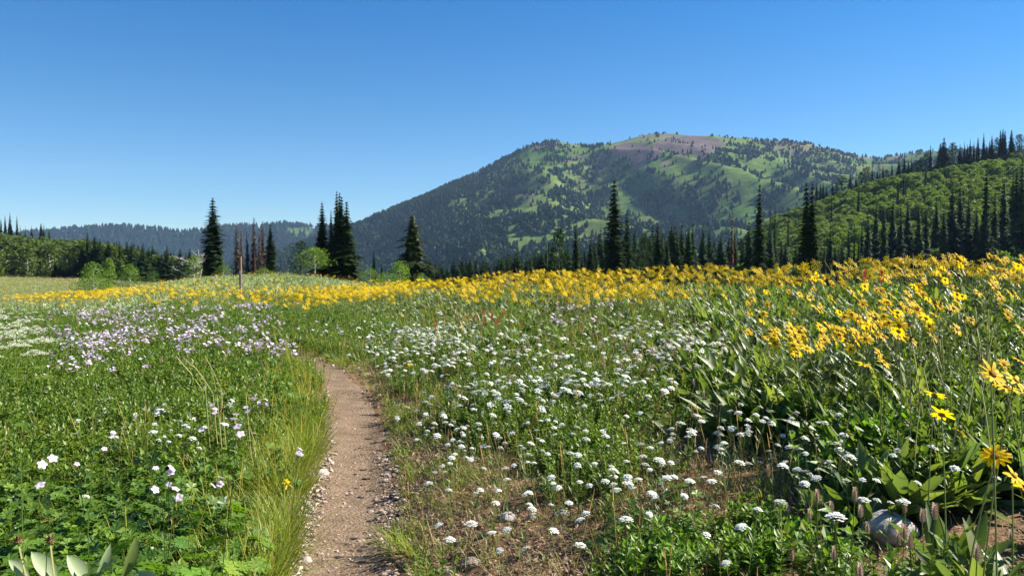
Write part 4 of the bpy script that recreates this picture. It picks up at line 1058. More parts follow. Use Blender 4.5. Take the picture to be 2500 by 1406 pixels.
# ------------------------------------------------------------------ meadow cover
def gs(u, v, cx, cy, rx, ry): return np.exp(-((u - cx) / rx) ** 2 - ((v - cy) / ry) ** 2)
def path_u(v): return np.interp(v, [850, 872, 895, 930, 980, 1030, 1100, 1200, 1300, 1406, 1500], [640, 740, 790, 835, 860, 868, 868, 860, 845, 835, 830])
def field(n, y0, y1, rng, margin=.7):
    Y = np.sqrt(y0 ** 2 + (y1 ** 2 - y0 ** 2) * rng.random(n)); s = (rng.random(n) * 2 - 1) * .70; X = s * Y + (rng.random(n) - .5) * 2 * margin
    return X, Y
def crest_ok(X, Y):
    x = 1250 + F * X / Y
    return Y < np.interp(x, TX, T['dc']) * 1.22 + .5
def hit(x, y, y0=1.2, y1=60):
    Yt = np.geomspace(y0, y1, 4000); X, Yq, z = unproj(np.full(4000, float(x)), np.full(4000, float(y)), Yt)
    g = G(X, Yt); k = np.argmax(z < g)
    return float(X[k]), float(Yt[k]), float(g[k])
X, Y, z = hit(2165, 1320); ROCKSPOTS = [(X + .38, Y + .1, .30), (X + .8, Y + .2, .28)]
for x, y, w in [(2165, 1345, 190), (2165, 1385, 120), (1105, 975, 56), (1265, 1270, 80), (1150, 1390, 70), (2300, 1330, 40), (1492, 1215, 40)]:
    X, Y, z = hit(x, y); ROCKSPOTS.append((X, Y, w / F * Y * .62))
r4 = np.random.default_rng(9)
TYPES = ['grass', 'dry', 'forb', 'herb', 'lush', 'mule', 'sage', 'sprig', 'litter']
def cover_weights(X, Y, Z):
    u, v = proj(X, Y, Z + .15)
    pd = path_dist(X, Y); xc = np.interp(Y, PS[:, 1], PS[:, 0]); left = X < xc
    n = len(X); W = {t: np.zeros(n) for t in TYPES}
    def add(mask, **k):
        for t, w in k.items(): W[t] += mask * w
    S = sstep
    L_ = left * 1.0; R_ = 1 - L_
    # left of the trail
    farL = L_ * (1 - S(745, 790, v)); add(farL, grass=.15, herb=.12, sage=.75, mule=.25)
    m1 = L_ * S(745, 790, v) * (1 - S(860, 900, v)); add(m1, dry=.15, grass=.22, herb=.6, forb=.4, lush=.1)
    m2 = L_ * S(860, 900, v) * (1 - S(1000, 1060, v)); k5 = 1 - S(430, 600, u)
    add(m2 * k5, herb=1.3, grass=.04, forb=.2); add(m2 * (1 - k5), herb=.45, grass=.25, forb=.6)
    m3 = L_ * S(1000, 1060, v) * (1 - S(1180, 1230, v)); add(m3, grass=.3, dry=.16, herb=.4, forb=.2, sprig=.25); add(m3 * gs(u, v, 600, 1160, 130, 70), forb=1.5)
    m4 = L_ * S(1180, 1230, v); add(m4 * (1 - S(590, 660, u)), forb=1.3, lush=.1, grass=.1); add(m4 * S(590, 660, u), grass=1.6, dry=.1)
    # right of the trail
    kR = S(1600, 1850, u)
    a1 = R_ * (1 - S(735, 765, v)); add(a1, mule=.7, sage=.3, grass=.35, herb=.1)
    a2 = R_ * S(735, 765, v) * (1 - S(840, 880, v)); add(a2 * (1 - kR), grass=.30, herb=.4, mule=.25, sprig=.2, dry=.2); add(a2 * kR, mule=.8, grass=.2, herb=.2)
    a3 = R_ * S(840, 880, v) * (1 - S(990, 1040, v)); add(a3 * (1 - kR), grass=.14, herb=.30, sprig=.26, dry=.34, litter=.5); add(a3 * kR, mule=.8, herb=.25, grass=.1)
    b1 = R_ * S(990, 1040, v); kr = S(2000, 2200, u + (v - 1050) * -.3)
    add(b1 * (1 - kr), sprig=.12, dry=.15, grass=.02, herb=.01, litter=.66); add(b1 * kr * (1 - S(1180, 1260, v)), mule=.8, herb=.3, sprig=.1)
    add(b1 * kr * S(1180, 1260, v), sprig=.12, litter=.4, herb=.05)
    for cx, cy, rx, ry in [(1260, 990, 120, 42), (1450, 1085, 115, 52), (1350, 925, 130, 30), (1060, 860, 110, 26), (850, 800, 120, 30), (1560, 960, 90, 30)]:
        q = R_ * gs(u, v, cx, cy, rx, ry)
        add(q, herb=1.9)
        for t in ('sprig', 'dry', 'litter'): W[t] *= 1 - .9 * q
    q = R_ * gs(u, v, 1620, 1300, 100, 55); add(q, forb=2.2, lush=.6)
    q = R_ * gs(u, v, 1810, 1270, 100, 40); add(q, lush=3.5)
    q = R_ * gs(u, v, 2080, 1375, 190, 40); add(q, lush=1.2, herb=.6)
    q = R_ * gs(u, v, 985, 1345, 45, 55); add(q, grass=4)
    q = R_ * gs(u, v, 1000, 1150, 30, 60) + R_ * gs(u, v, 960, 1010, 50, 60); add(q, grass=1.0)
    q = R_ * gs(u, v, 2110, 1060, 70, 80); add(q, lush=1.0, mule=1.0)
    for cx, cy, rx, ry in [(1770, 872, 70, 22), (1100, 990, 60, 25), (1010, 1250, 90, 40), (1300, 1330, 160, 60), (1500, 1180, 110, 30)]:
        q = gs(u, v, cx, cy, rx, ry)
        for t in ('grass', 'forb', 'herb', 'lush', 'mule', 'sprig'): W[t] *= 1 - .55 * q
        add(q * R_, litter=.8, dry=.25)
    kn = S(30, 38, Y)
    for t in TYPES: W[t] *= 1 - .95 * kn
    add(kn, sage=.95, dry=.22, grass=.10, mule=.1)
    # verges of the trail
    vg = np.exp(-((pd - .38) / np.where(left & (pd > .38), .42, .22)) ** 2)
    for t in ('forb', 'herb', 'mule', 'lush'): W[t] *= 1 - .8 * vg
    add(vg * L_, grass=2.6); add(vg * R_, grass=.45, sprig=.6, dry=.15)
    for i, t in enumerate(TYPES):    # patchiness
        W[t] *= .25 + 1.9 * np.clip(fbm(X / 1.1 + i * 9, Y / 1.1, 2, 300 + i) * 2 - .6, 0, 1) + .2
    rk = np.ones(n, bool)
    for rx_, ry_, rr_ in ROCKSPOTS: rk &= ((X - rx_ * (1 - .04)) ** 2 + ((Y - ry_ + rr_ * .6)) ** 2 * .7) > rr_ ** 2
    hole = (np.where(left, .25, .30) + pd * 0)
    ok = pd > np.where(left, .26, .27) * np.interp(Y, [3, 11, 14, 15.5], [1, 1, .95, .6]) + .10 * fbm(X / .3, Y / .3, 2, 71) + np.where(v > 1050, .03, 0)
    ok &= rk
    return u, v, W, ok, left
PAT = {
    'grass': [grass_tuft(i, 30, .26 + .05 * (i % 3), .06 + .02 * (i % 2), .0055, .55) for i in range(5)] + [grass_tuft(9, 22, .30, .05, .006, .6, 'grass', 2)],
    'dry': [grass_tuft(20 + i, 16, .24, .07, .0032, .9, 'dry', 1) for i in range(4)],
    'forb': [forb(30 + i, 13, .30, .15, .052, 1, 6).mesh('forb', [M['forb']]) for i in range(5)],
    'herb': [herb(40 + i, 8, .28, .12, .052, 8, .48) for i in range(6)],
    'lush': [herb(50 + i, 9, .20, .10, .060, 5, .45, 'lush') for i in range(3)],
    'mule': [mule_clump(60 + i, 15, .30, .10, .062, lean=1.0) for i in range(6)],
    'sage': [mule_clump(70 + i, 14, .24, .11, .045, 'sage', 3, 1.0) for i in range(3)],
    'sprig': [sprig(80 + i) for i in range(5)],
    'litter': [litter(90 + i) for i in range(6)],
}
LABEL = {'grass': 'green meadow grass in tufts between the flowers and along the trail', 'dry': 'dry yellowish grass on the bare soil patches', 'forb': 'dark green lobed geranium foliage carpeting the meadow',
         'herb': 'small-leaved green herbs filling the meadow', 'lush': 'bright green low leafy cover in patches', 'mule': 'upright broad leaves under the yellow flowers', 'sage': 'grey-green leaves covering the far knoll',
         'sprig': 'low feathery sprigs on the reddish soil', 'litter': 'dead leaves and straw lying on the soil'}
NAME = {'grass': 'grass', 'dry': 'dry_grass', 'forb': 'lobed_foliage', 'herb': 'herb_undergrowth', 'lush': 'bright_undergrowth', 'mule': 'broad_foliage', 'sage': 'grey_foliage', 'sprig': 'sprig_undergrowth', 'litter': 'leaf_litter'}
acc = {t: [] for t in TYPES}
for y0, y1, dens, sc0 in [(1.5, 5, 170, .85), (5, 9, 125, .92), (9, 16, 75, 1.0), (16, 30, 42, 1.05), (30, 55, 18, 1.2), (55, 115, 7, 1.5)]:
    area = .70 * (y1 ** 2 - y0 ** 2) + 1.4 * (y1 - y0); n = int(area * dens)
    X, Y = field(n, y0, y1, r4); k = crest_ok(X, Y); X, Y = X[k], Y[k]; Z = G(X, Y)
    u, v, W, ok, left = cover_weights(X, Y, Z)
    Wm = np.stack([W[t] for t in TYPES], 1); tot = Wm.sum(1)
    ok &= r4.random(len(X)) < np.clip(tot, 0, 1)
    cs = np.cumsum(Wm, 1) / np.maximum(tot, 1e-6)[:, None]; ch = (r4.random(len(X))[:, None] > cs).sum(1).clip(0, len(TYPES) - 1)
    pd = path_dist(X, Y)
    for i, t in enumerate(TYPES):
        m = ok & (ch == i)
        if t in ('mule', 'lush'): m &= Y > 3.3
        if t in ('sprig', 'litter') and y0 >= 30: continue
        if t == 'litter': m = m | (~ok & (r4.random(len(X)) < .25) & (pd > .28))
        hs_ = np.ones(m.sum())
        lm, um, vm = left[m], u[m], v[m]
        if t in ('grass',): hs_ = np.where(lm, 1.0, np.where(vm > 900, .62, .85)) * np.where(pd[m] < .75, np.where(lm & (Y[m] < 12), 1.12, .75), 1)
        if t == 'herb': hs_ = np.where(lm, 1.15, np.where(um > 1900, 1.25, .8))
        if t == 'mule': hs_ = np.where(um > 1700, 1.15, .9)
        if t == 'forb': hs_ = np.where(lm, 1.05, .6)
        if t == 'lush': hs_ = np.where(um > 1950, 1.5, .9)
        s = sc0 * hs_ * (.7 + .6 * r4.random(m.sum()))
        acc[t].append(np.stack([X[m], Y[m], Z[m] - .01, s, s * (.85 + .3 * r4.random(m.sum()))], 1))
nP = 9000; Yp_ = 95 + 105 * r4.random(nP); Xp_ = (-60 + 330 * r4.random(nP) - 1250) / F * Yp_; Zp_ = G(Xp_, Yp_)   # the open pasture
tp = r4.random(nP)
for t, a0, a1, sc0 in (('sage', 0, .25, 1.3), ('dry', .25, .75, 1.8), ('grass', .75, 1, 1.3)):
    m = (tp >= a0) & (tp < a1); q = sc0 * (.5 + .8 * r4.random(m.sum())); acc[t].append(np.stack([Xp_[m], Yp_[m], Zp_[m], q * 1.5, q * .8], 1))
for t in TYPES:
    a = np.concatenate(acc[t]); n = len(a)
    rot = np.stack([(r4.random(n) - .5) * .3, (r4.random(n) - .5) * .3, r4.random(n) * TAU], 1)
    scatter(NAME[t], PAT[t], a[:, :3], rot, np.stack([a[:, 3], a[:, 3], a[:, 4]], 1), r4.integers(0, len(PAT[t]), n), LABEL[t])
    print('cover', t, n)

# pebbles on and beside the trail
r5 = np.random.default_rng(15)
PEB = []
for i in range(5):
    mb = MB(); blob(mb, (0, 0, .2), (1, .8, .45), rings=4, k=6, jit=.28, rng=r5); PEB.append(mb.mesh('pebble', [M['pale'] if i < 2 else M['pebble']]))
n = 5600; ii = r5.integers(60, len(PS), n); near_ = r5.random(n) < .75
ii = np.where(near_, r5.integers(60, 170, n), ii)
off = np.where(r5.random(n) < .62, -(.20 + .13 * np.abs(r5.normal(size=n))), (r5.random(n) * 2 - 1) * .34)
off = np.where(r5.random(n) < .2, .22 + .14 * np.abs(r5.normal(size=n)), off)
Pp = PS[ii] + side[ii] * off[:, None] + (r5.random((n, 2)) - .5) * .06
sz = .004 + .013 * r5.random(n) ** 3 * np.where(np.abs(off) > .18, 1.5, .8)
scatter('gravel', PEB, np.stack([Pp[:, 0], Pp[:, 1], G(Pp[:, 0], Pp[:, 1]) + .006 + .01 * (np.abs(off) < .25)], 1), np.stack([r5.random(n) * .5, r5.random(n) * .5, r5.random(n) * TAU], 1),
        np.stack([sz, sz, sz], 1), r5.integers(0, 5, n), 'small pinkish pebbles strewn along the edges of the trail')
for x, y, w, h, mt, L_ in [(2170, 1308, 150, 60, 'stone', 'big smooth grey rock under the mint spikes, partly shaded'), (1105, 965, 56, 34, 'brownstone', 'pointed brown-grey rock beside a bare soil patch right of the trail'),
                       (1240, 1266, 46, 18, 'stone', 'small bluish grey rock with a leafy sprig growing on it'), (1300, 1266, 34, 16, 'stone', 'flat little grey stone next to the bluish rock'),
                       (1150, 1380, 60, 20, 'brownstone', 'flat pinkish stone at the lower end of the soil patch'), (1085, 1400, 44, 18, 'brownstone', 'low brown stone beside the flat pinkish one'),
                       (1372, 1258, 40, 16, 'stone', 'thin pale stone lying on the soil'), (2300, 1330, 46, 18, 'stone', 'half-buried grey stone in the shade of the yellow flowers'),
                       (785, 1158, 42, 14, 'pale', 'flat pale stone embedded in the pebbly trail edge'), (752, 1238, 24, 14, 'pale', 'whitish stone among pebbles at the trail edge'), (905, 1255, 26, 12, 'pebble', 'pinkish stone at the shaded trail edge'),
                       (1492, 1212, 52, 14, 'pebble', 'pinkish slab on the soil between yarrow stems'), (745, 1375, 34, 20, 'pale', 'pale stone at the lowest bend of the trail edge'),
                       (812, 895, 12, 6, 'pale', 'small white stone where the trail disappears')]:
    X, Y, z = hit(x, y); mb = MB(); k_ = Y / F / 2
    rr = np.random.default_rng(int(x)); blob(mb, (0, 0, 0), (w * k_, w * k_ * .8, h * k_ * 1.5), rings=14, k=22, jit=.028, rng=rr)
    for q_ in range(len(mb.V)): mb.V[q_] = mb.V[q_] * (1 + .34 * (fbm(mb.V[q_][:, 0] / (w * k_) * 1.3 + x, mb.V[q_][:, 1] / (w * k_) * 1.3 + mb.V[q_][:, 2] * 9, 2, 7) - .5))[:, None]
    o = ob('rock', mb.mesh('rock', [M[mt]], smooth=False)); o.location = (X, Y, z + h * k_ * (.5 if w > 100 else .25)); o.rotation_euler = (0, 0, rr.random() * 3); tag(o, L_, 'rock')

# ------------------------------------------------------------------ flowers
def split(name, pats, cands, nmax, labeler, cat, grp, stuff_name, stuff_label, rng, tilt=.14, far_pats=None):
    """cands: rows X, Y, Z, horizontal scale, height scale. Nearest nmax in view become things."""
    c = cands[np.argsort(cands[:, 1])]
    u, v = proj(c[:, 0], c[:, 1], c[:, 2] + .3); vis = (u > -10) & (u < 2510) & (v < 1420)
    rank = np.cumsum(vis); single = vis & (rank <= nmax)
    for row, uu, vv in zip(c[single], u[single], v[single]):
        L_, g_ = labeler(uu, vv, row[1])
        put(name, pats[int(rng.integers(len(pats)))], tuple(row[:3]), ((rng.random() - .5) * tilt, (rng.random() - .5) * tilt, (rng.random() - .5) * (1.2 if name == 'yellow_daisy' else 6)), (row[3], row[3], row[4]), L_, cat, g_)
    rst = c[~single]; n = len(rst)
    if n:
        js = [join_parts(p, stuff_name) for p in (far_pats or pats)]
        scatter(stuff_name, js, rst[:, :3], np.stack([(rng.random(n) - .5) * tilt * 1.5, (rng.random(n) - .5) * tilt * 1.5, (rng.random(n) - .5) * (1.6 if name == 'yellow_daisy' else 6)], 1),
                np.stack([rst[:, 3], rst[:, 3], rst[:, 4]], 1), rng.integers(0, len(js), n), stuff_label)
    print(name, int(single.sum()), n)
def sample(dens_fn, h, zones, rng, scale_fn=None, crest=True):
    out = []
    for y0, y1, dn, sc in zones:
        area = .70 * (y1 ** 2 - y0 ** 2) + 1.0 * (y1 - y0); n = int(area * dn)
        X, Y = field(n, y0, y1, rng, .5)
        if crest: k = crest_ok(X, Y); X, Y = X[k], Y[k]
        Z = G(X, Y); hh = h * (.8 + .4 * rng.random(len(X)))
        u, v = proj(X, Y, Z + hh); p = dens_fn(u, v, X, Y)
        k = (rng.random(len(X)) < p) & (path_dist(X, Y) > .36)
        q = hh[k] / h
        out.append(np.stack([X[k], Y[k], Z[k], sc * (.8 + .35 * rng.random(k.sum())), q], 1))
    return np.concatenate(out)
# yellow daisies
def d_daisy(u, v, X, Y):
    S = sstep
    crest = np.interp(u, [900, 1050, 1200, 1500, 1650, 1900, 2160, 2500], [690, 680, 668, 655, 647, 636, 610, 614])
    low = np.interp(u, [930, 1050, 1200, 1300, 1500, 1700, 1900, 2100, 2300, 2500], [708, 712, 735, 745, 742, 728, 735, 722, 722, 725])
    a = S(930, 1000, u) * (v > crest - 12) * (1 - S(low - 22, low + 12, v)) * 1.0
    a *= np.clip(.40 + 3.4 * (fbm(X / 1.1, Y / 1.8, 2, 401) - .46), .05, 1)
    a *= 1 - .85 * gs(u, v, 1995, 655, 55, 26)
    a *= np.where(Y > 15, .62, np.where(Y > 12, .8, 1))
    b = gs(u, v, 2080, 805, 120, 42) * 1.2 + gs(u, v, 2230, 775, 70, 42) * 1.1 + gs(u, v, 1960, 825, 60, 26) * .9
    b = np.clip(b, 0, 1) * (Y < 7.5)
    c = gs(u, v, 640, 722, 190, 13) * .9 + gs(u, v, 830, 712, 130, 16) * .9 + gs(u, v, 980, 706, 90, 18) * .8
    c2 = gs(u, v, 150, 722, 115, 13) * .75 + gs(u, v, 300, 708, 150, 11) * .7 + gs(u, v, 450, 690, 160, 8) * .14 + gs(u, v, 700, 672, 250, 6) * .05 + gs(u, v, 600, 690, 200, 14) * .04
    c = np.where(u < 1010, (c + c2) * np.clip(.2 + 1.8 * (fbm(X / 3, Y / 3, 2, 403) - .3), 0, 1.0), 0)
    e = .02 * S(1650, 1900, u) * (v < 900) + .06 * S(1750, 1950, u) * (v < 770)
    e = e + gs(u, v, 2430, 860, 90, 80) * .13 * (Y < 6)
    lone = gs(u, v, 750, 738, 40, 8) * .5 + gs(u, v, 1150, 715, 60, 15) * .3 + gs(u, v, 1180, 660, 10, 10) * 0
    return np.clip(a + b + c + e + lone, 0, 1)
r6 = np.random.default_rng(21)
DAI = [daisy(500 + i, .62, .047, petals=12 + i % 3, miss=(2 if i == 4 else 0), droop=(.35 if i % 4 == 3 else 0)) for i in range(9)]
DAIF = [daisy(520 + i, .60, .060, petals=9, seg=1, leafy=False) for i in range(4)]
cd = sample(d_daisy, .62, [(3.0, 6.5, 52, 1.0), (6.5, 12, 46, .95), (12, 20, 42, 1.0), (20, 32, 26, 1.15), (32, 50, 16, 1.5), (50, 100, 8, 2.0)], r6)
def lab_daisy(u, v, Y):
    if v > 735 and Y < 7.6:
        q = 'side by the white yarrow' if u < 2010 else ('middle' if u < 2150 else 'side by the brown seed heads' if u > 2210 else 'thickest part')
        return 'yellow daisy in the dense patch, %s, %s row' % (q, 'lower' if v > 830 else 'upper'), 'yellow daisies in the patch above the dark leaves'
    q = 'near edge' if Y < 9 else ('middle' if Y < 12 else 'far edge')
    return 'yellow daisy on the %s of the golden crest %s' % (q, between(u)), 'yellow daisies along the crest'
split('yellow_daisy', DAI, cd, 262, lab_daisy, 'flower', '', 'yellow_daisies', 'yellow daisies colouring the distant crest and knoll', r6, far_pats=DAIF)
# daisies one can point to
for i, (x, y, px, face, miss, L_) in enumerate([
        (2425, 912, 80, (-.1, -.75, .6), 0, 'largest yellow daisy, facing out with a round brown centre beside the frame edge leaves'), (2481, 928, 74, (.2, -.6, .8), 0, 'yellow daisy cut by the picture edge next to the largest one'),
        (2458, 944, 66, (-.3, -.2, .9), 0, 'flat-tipped yellow daisy just under the two largest ones'), (2492, 880, 44, (0, -.2, .9), 3, 'small yellow daisy at the picture edge above the largest one'),
        (2300, 1010, 58, (.1, .5, .8), 2, 'yellow daisy seen from behind with raised petals'), (2346, 1055, 44, (.3, -.3, .8), 5, 'yellow daisy with folded petals below the one seen from behind'),
        (2430, 1112, 76, (-.7, -.3, .6), 0, 'yellow daisy tilted sideways on a thick stem above the deep shade'), (2476, 1160, 64, (0, -.6, .8), 2, 'yellow daisy with separate narrow petals under the tilted one'),
        (2496, 1192, 60, (.3, -.1, .9), 3, 'lowest yellow daisy, cut by the picture edge'), (2282, 962, 52, (0, .3, .9), 4, 'ragged yellow daisy with drooping petals among brown seed heads'),
        (2211, 988, 26, (.8, -.3, .3), 7, 'half-withered yellow daisy beside the ragged one'), (2240, 945, 30, (.2, -.5, .6), 7, 'withering orange-yellow daisy with few petals'),
        (2160, 884, 42, (.1, -.5, .9), 0, 'yellow daisy at the lower edge of the dense patch, over broad leaves'), (2110, 889, 46, (-.2, -.1, 1), 3, 'flat yellow daisy at the lower edge of the dense patch'),
        (2018, 895, 36, (.1, -.9, .5), 0, 'darker yellow daisy facing out low in the dense patch'), (2098, 926, 30, (.2, -.2, .9), 5, 'lowest small yellow daisy under the dense patch'), (1968, 876, 38, (.5, -.2, .9), 3, 'yellow daisy hanging at the side of the dense patch'),
        (983, 770, 20, (0, -.5, .9), 0, 'bright yellow daisy alone over the herbs right of the trail'), (1130, 800, 28, (0, -.2, .9), 0, 'small pair-like yellow daisy among white yarrow'), (1002, 890, 22, (0, -.5, .9), 0, 'single yellow daisy among white yarrow beside the trail bend'),
        (1068, 825, 22, (.2, -.4, .9), 2, 'pale yellow daisy with narrow petals among white yarrow'), (158, 1318, 20, (0, .1, 1), 8, 'half-closed orange-yellow daisy on a thin stalk above silvery leaves'),
        (300, 1400, 34, (.5, -.3, .6), 8, 'orange-yellow daisy cut off by the bottom edge near a dark folded leaf'), (702, 1180, 22, (0, -.4, .8), 6, 'small orange flower in the grass left of the trail'),
        (640, 1025, 16, (0, -.4, .8), 6, 'tiny yellow flower in the tall grass at the trail bend'), (570, 750, 18, (0, -.4, .8), 0, 'yellow daisy in front of the marker post band')]):
    Y = 2 * .047 * F / px if px > 40 else None
    if Y is None:
        X, Y, z = hit(x, y + 60 * (px / 44)); Y = max(Y - .25, 1.5)
    X, _, zt = unproj(float(x), float(y), float(Y)); g = float(G(X, Y)); h = max(zt - g, .12)
    ps = daisy(600 + i, h, .047, face=(face[0] + .45, face[1], face[2]), petals=13, seg=3, miss=miss, stemleaf=False)
    # stem bends, so shift the base to bring the flower to its place
    ctr = np.array([v_.co[:] for v_ in ps[2][1].vertices]).mean(0)
    put('yellow_daisy', ps, (X - ctr[0], Y - ctr[1], zt - ctr[2]), (0, 0, 0), (1, 1, 1), L_, 'flower')
# yarrow
def d_yarrow(u, v, X, Y):
    S = sstep
    a = S(1020, 1120, u) * (1 - S(1720, 1850, u)) * S(795, 835, v) * (1 - S(1010, 1090, v)) * .8
    a += S(840, 960, u) * (1 - S(1100, 1200, u)) * S(775, 800, v) * (1 - S(880, 930, v)) * .8
    a += S(1500, 1560, u) * (1 - S(1720, 1780, u)) * S(750, 790, v) * (1 - S(850, 880, v)) * .7
    b = S(1000, 1150, u) * (1 - S(1900, 2050, u)) * S(960, 1040, v) * (.75 - .50 * S(1120, 1330, v)) + gs(u, v, 1800, 1090, 280, 75) * 1.1 + gs(u, v, 2040, 1100, 170, 60) * .9
    c = gs(u, v, 310, 1020, 190, 70) * .40 + gs(u, v, 200, 1180, 160, 60) * .08 + gs(u, v, 2150, 850, 90, 30) * .4 + gs(u, v, 2250, 1130, 160, 60) * .18 + gs(u, v, 2060, 1330, 200, 60) * .1
    e = S(700, 760, v) * (1 - S(800, 830, v)) * S(650, 900, u) * .10 + gs(u, v, 1000, 1040, 60, 60) * .2
    n_ = np.clip(.10 + 2.6 * (fbm(X / .55, Y / .7, 2, 411) - .38), .04, 1.3)
    return np.clip((a * .9 + c * 1.3) * n_ + b * np.clip(n_ * 1.1 + .25, 0, 1.2) + e, 0, 1)
YAR = [yarrow(540 + i, .30, .017 + .0024 * (i % 5), 22 + 4 * (i % 4)) for i in range(9)]; YARF = [yarrow(550 + i, .28, .029, 12, 5, leafy=False) for i in range(3)]
cy = sample(d_yarrow, .30, [(3.2, 6, 56, 1.0), (6, 10, 95, 1.0), (10, 16, 75, 1.0), (16, 28, 24, 1.15)], r6)
def lab_yarrow(u, v, Y):
    if u < 700: return 'flat white yarrow head on the lilac flower side of the trail, %s, %s' % ('frame side' if u < 300 else 'trail side', 'far part' if v < 1020 else 'near part'), 'white yarrow on the lilac flower side of the trail'
    if v > 1150: return 'flat white yarrow head low over bare soil, %s' % ('between trail and grass tuft' if u < 1150 else ('past the grass tuft' if u < 1400 else ('before the low bright leaves' if u < 1700 else ('behind the low bright leaves' if u < 1950 else 'around the big grey rock')))), 'white yarrow over the bare soil'
    if u > 1700: return 'white yarrow head beside the broad dark leaves, %s, %s' % ('open side' if u < 1900 else 'shaded side', 'far part' if v < 960 else ('middle part' if v < 1060 else 'near part')), 'white yarrow beside the broad leaves'
    q = 'trail side' if u < 1200 else ('trail half' if u < 1400 else ('daisy half' if u < 1560 else 'daisy side'))
    return 'flat white yarrow head of the dense white patch, %s, %s' % (q, 'far part' if v < 880 else ('middle part' if v < 960 else ('near part' if v < 1050 else 'nearest fringe over bare soil'))), 'white yarrow in the dense patch'
split('white_yarrow', YAR, cy, 292, lab_yarrow, 'flower', '', 'distant_yarrow', 'white yarrow heads crowding the middle of the meadow', r6, tilt=.7, far_pats=YARF)
for x, y, px, L_ in [(1415, 1328, 32, 'white yarrow head by itself near the bottom edge, over pinkish soil'), (1098, 1315, 32, 'large white yarrow head just beside the arching grass tuft'), (1150, 1276, 34, 'broad white yarrow head above the arching grass tuft'),
                     (2040, 1258, 50, 'wide white yarrow head leaning beside the big grey rock'), (2108, 1218, 34, 'white yarrow head in front of deep shade above the grey rock'), (1528, 1265, 36, 'white yarrow head in a close pair above low leaves'),
                     (2205, 1222, 34, 'white yarrow heads held over the big grey rock'), (1578, 1384, 30, 'white yarrow head touching the bottom edge under low leaves'), (1400, 1395, 26, 'small white yarrow head at the bottom edge')]:
    Y = 2 * .027 * F / px * 1.12; X, _, zt = unproj(float(x), float(y), Y); g = float(G(X, Y)); h = max(zt - g, .1)
    ps = yarrow(700 + int(x), h, .029, 44); ctr = np.array([v_.co[:] for v_ in ps[1][1].vertices]).mean(0)
    put('white_yarrow', ps, (X - ctr[0], Y - ctr[1], zt - ctr[2]), (0, 0, 0), (1, 1, 1), L_, 'flower')
# lilac geraniums
def d_ger(u, v, X, Y):
    a = gs(u, v, 330, 800, 150, 40) * .9 + gs(u, v, 560, 815, 120, 36) * 1.0 + gs(u, v, 640, 850, 60, 22) * .5 + gs(u, v, 200, 850, 90, 34) * .45 + gs(u, v, 620, 745, 80, 10) * .8 + gs(u, v, 400, 765, 160, 14) * .5
    a += gs(u, v, 575, 985, 60, 45) * .30 + gs(u, v, 560, 1060, 130, 50) * .10 + gs(u, v, 250, 1090, 150, 60) * .06 + gs(u, v, 700, 1085, 40, 40) * .1
    a += gs(u, v, 1390, 755, 40, 18) * .7 + gs(u, v, 1470, 745, 30, 12) * .5 + gs(u, v, 1350, 775, 20, 10) * .4 + gs(u, v, 60, 800, 120, 40) * .2
    return np.clip(1.5 * a * np.clip(.12 + 3.6 * (fbm(X / .6, Y / .9, 2, 421) - .42), .04, 1.3), 0, 1)
GER = [geranium(560 + i, .42, .021, 1 + i % 4) for i in range(8)]
cg = sample(d_ger, .44, [(3, 6, 26, 1.15), (6, 10, 46, 1.2), (10, 18, 46, 1.25), (18, 40, 20, 1.6)], r6)
def lab_ger(u, v, Y):
    if v > 900: return 'pale lilac geranium scattered over the lobed leaves beside the trail', 'lilac geraniums scattered over the lobed leaves'
    if u > 1200: return 'pale lilac flower over dark leaves at the foot of the yellow band', 'lilac flowers at the foot of the yellow band'
    return 'lilac geranium in the drift before the marker post, %s, %s' % ('cream-flower side' if u < 260 else ('lace side of middle' if u < 360 else 'trail side of middle' if u < 500 else 'trail side'), 'far rows' if v < 790 else ('middle rows' if v < 830 else 'near rows')), 'lilac geraniums in the drift before the post'
split('lilac_geranium', GER, cg, 280, lab_ger, 'flower', '', 'distant_geraniums', 'pale lilac geraniums in a far drift', r6, tilt=.25)
for x, y, px, L_ in [(380, 1142, 22, 'single lilac geranium just above the big white-lilac cluster'), (405, 1162, 30, 'brightest white-lilac geranium cluster over the dark lobed leaves'), (412, 1182, 22, 'lower bloom of the brightest geranium cluster'),
                     (432, 1200, 30, 'open white-lilac geranium below the brightest cluster'), (110, 1145, 34, 'flat lilac geranium over dry grass near the frame edge'), (188, 1132, 18, 'small lilac geranium on a thin stalk above the grass'), (255, 1095, 20, 'lilac geranium beside a dark thin stalk'),
                     (572, 1045, 30, 'violet and white geranium pair over the herbs'), (728, 1105, 18, 'lilac geranium in the grass at the trail edge'), (545, 958, 18, 'white-lilac geranium above the leaning stalks')]:
    Y = 2 * .0185 * F / (px * .8); Y = min(max(Y, 2.6), 4.6); X, _, zt = unproj(float(x), float(y), Y); g = float(G(X, Y)); h = max(zt - g, .2)
    ps = geranium(800 + int(x), h, .0165, 3 if px > 25 else 1); ctr = np.array([v_.co[:] for v_ in ps[1][1].vertices]).mean(0)
    put('lilac_geranium', ps, (X - ctr[0], Y - ctr[1], zt - ctr[2]), (0, 0, 0), (1, 1, 1), L_, 'flower')
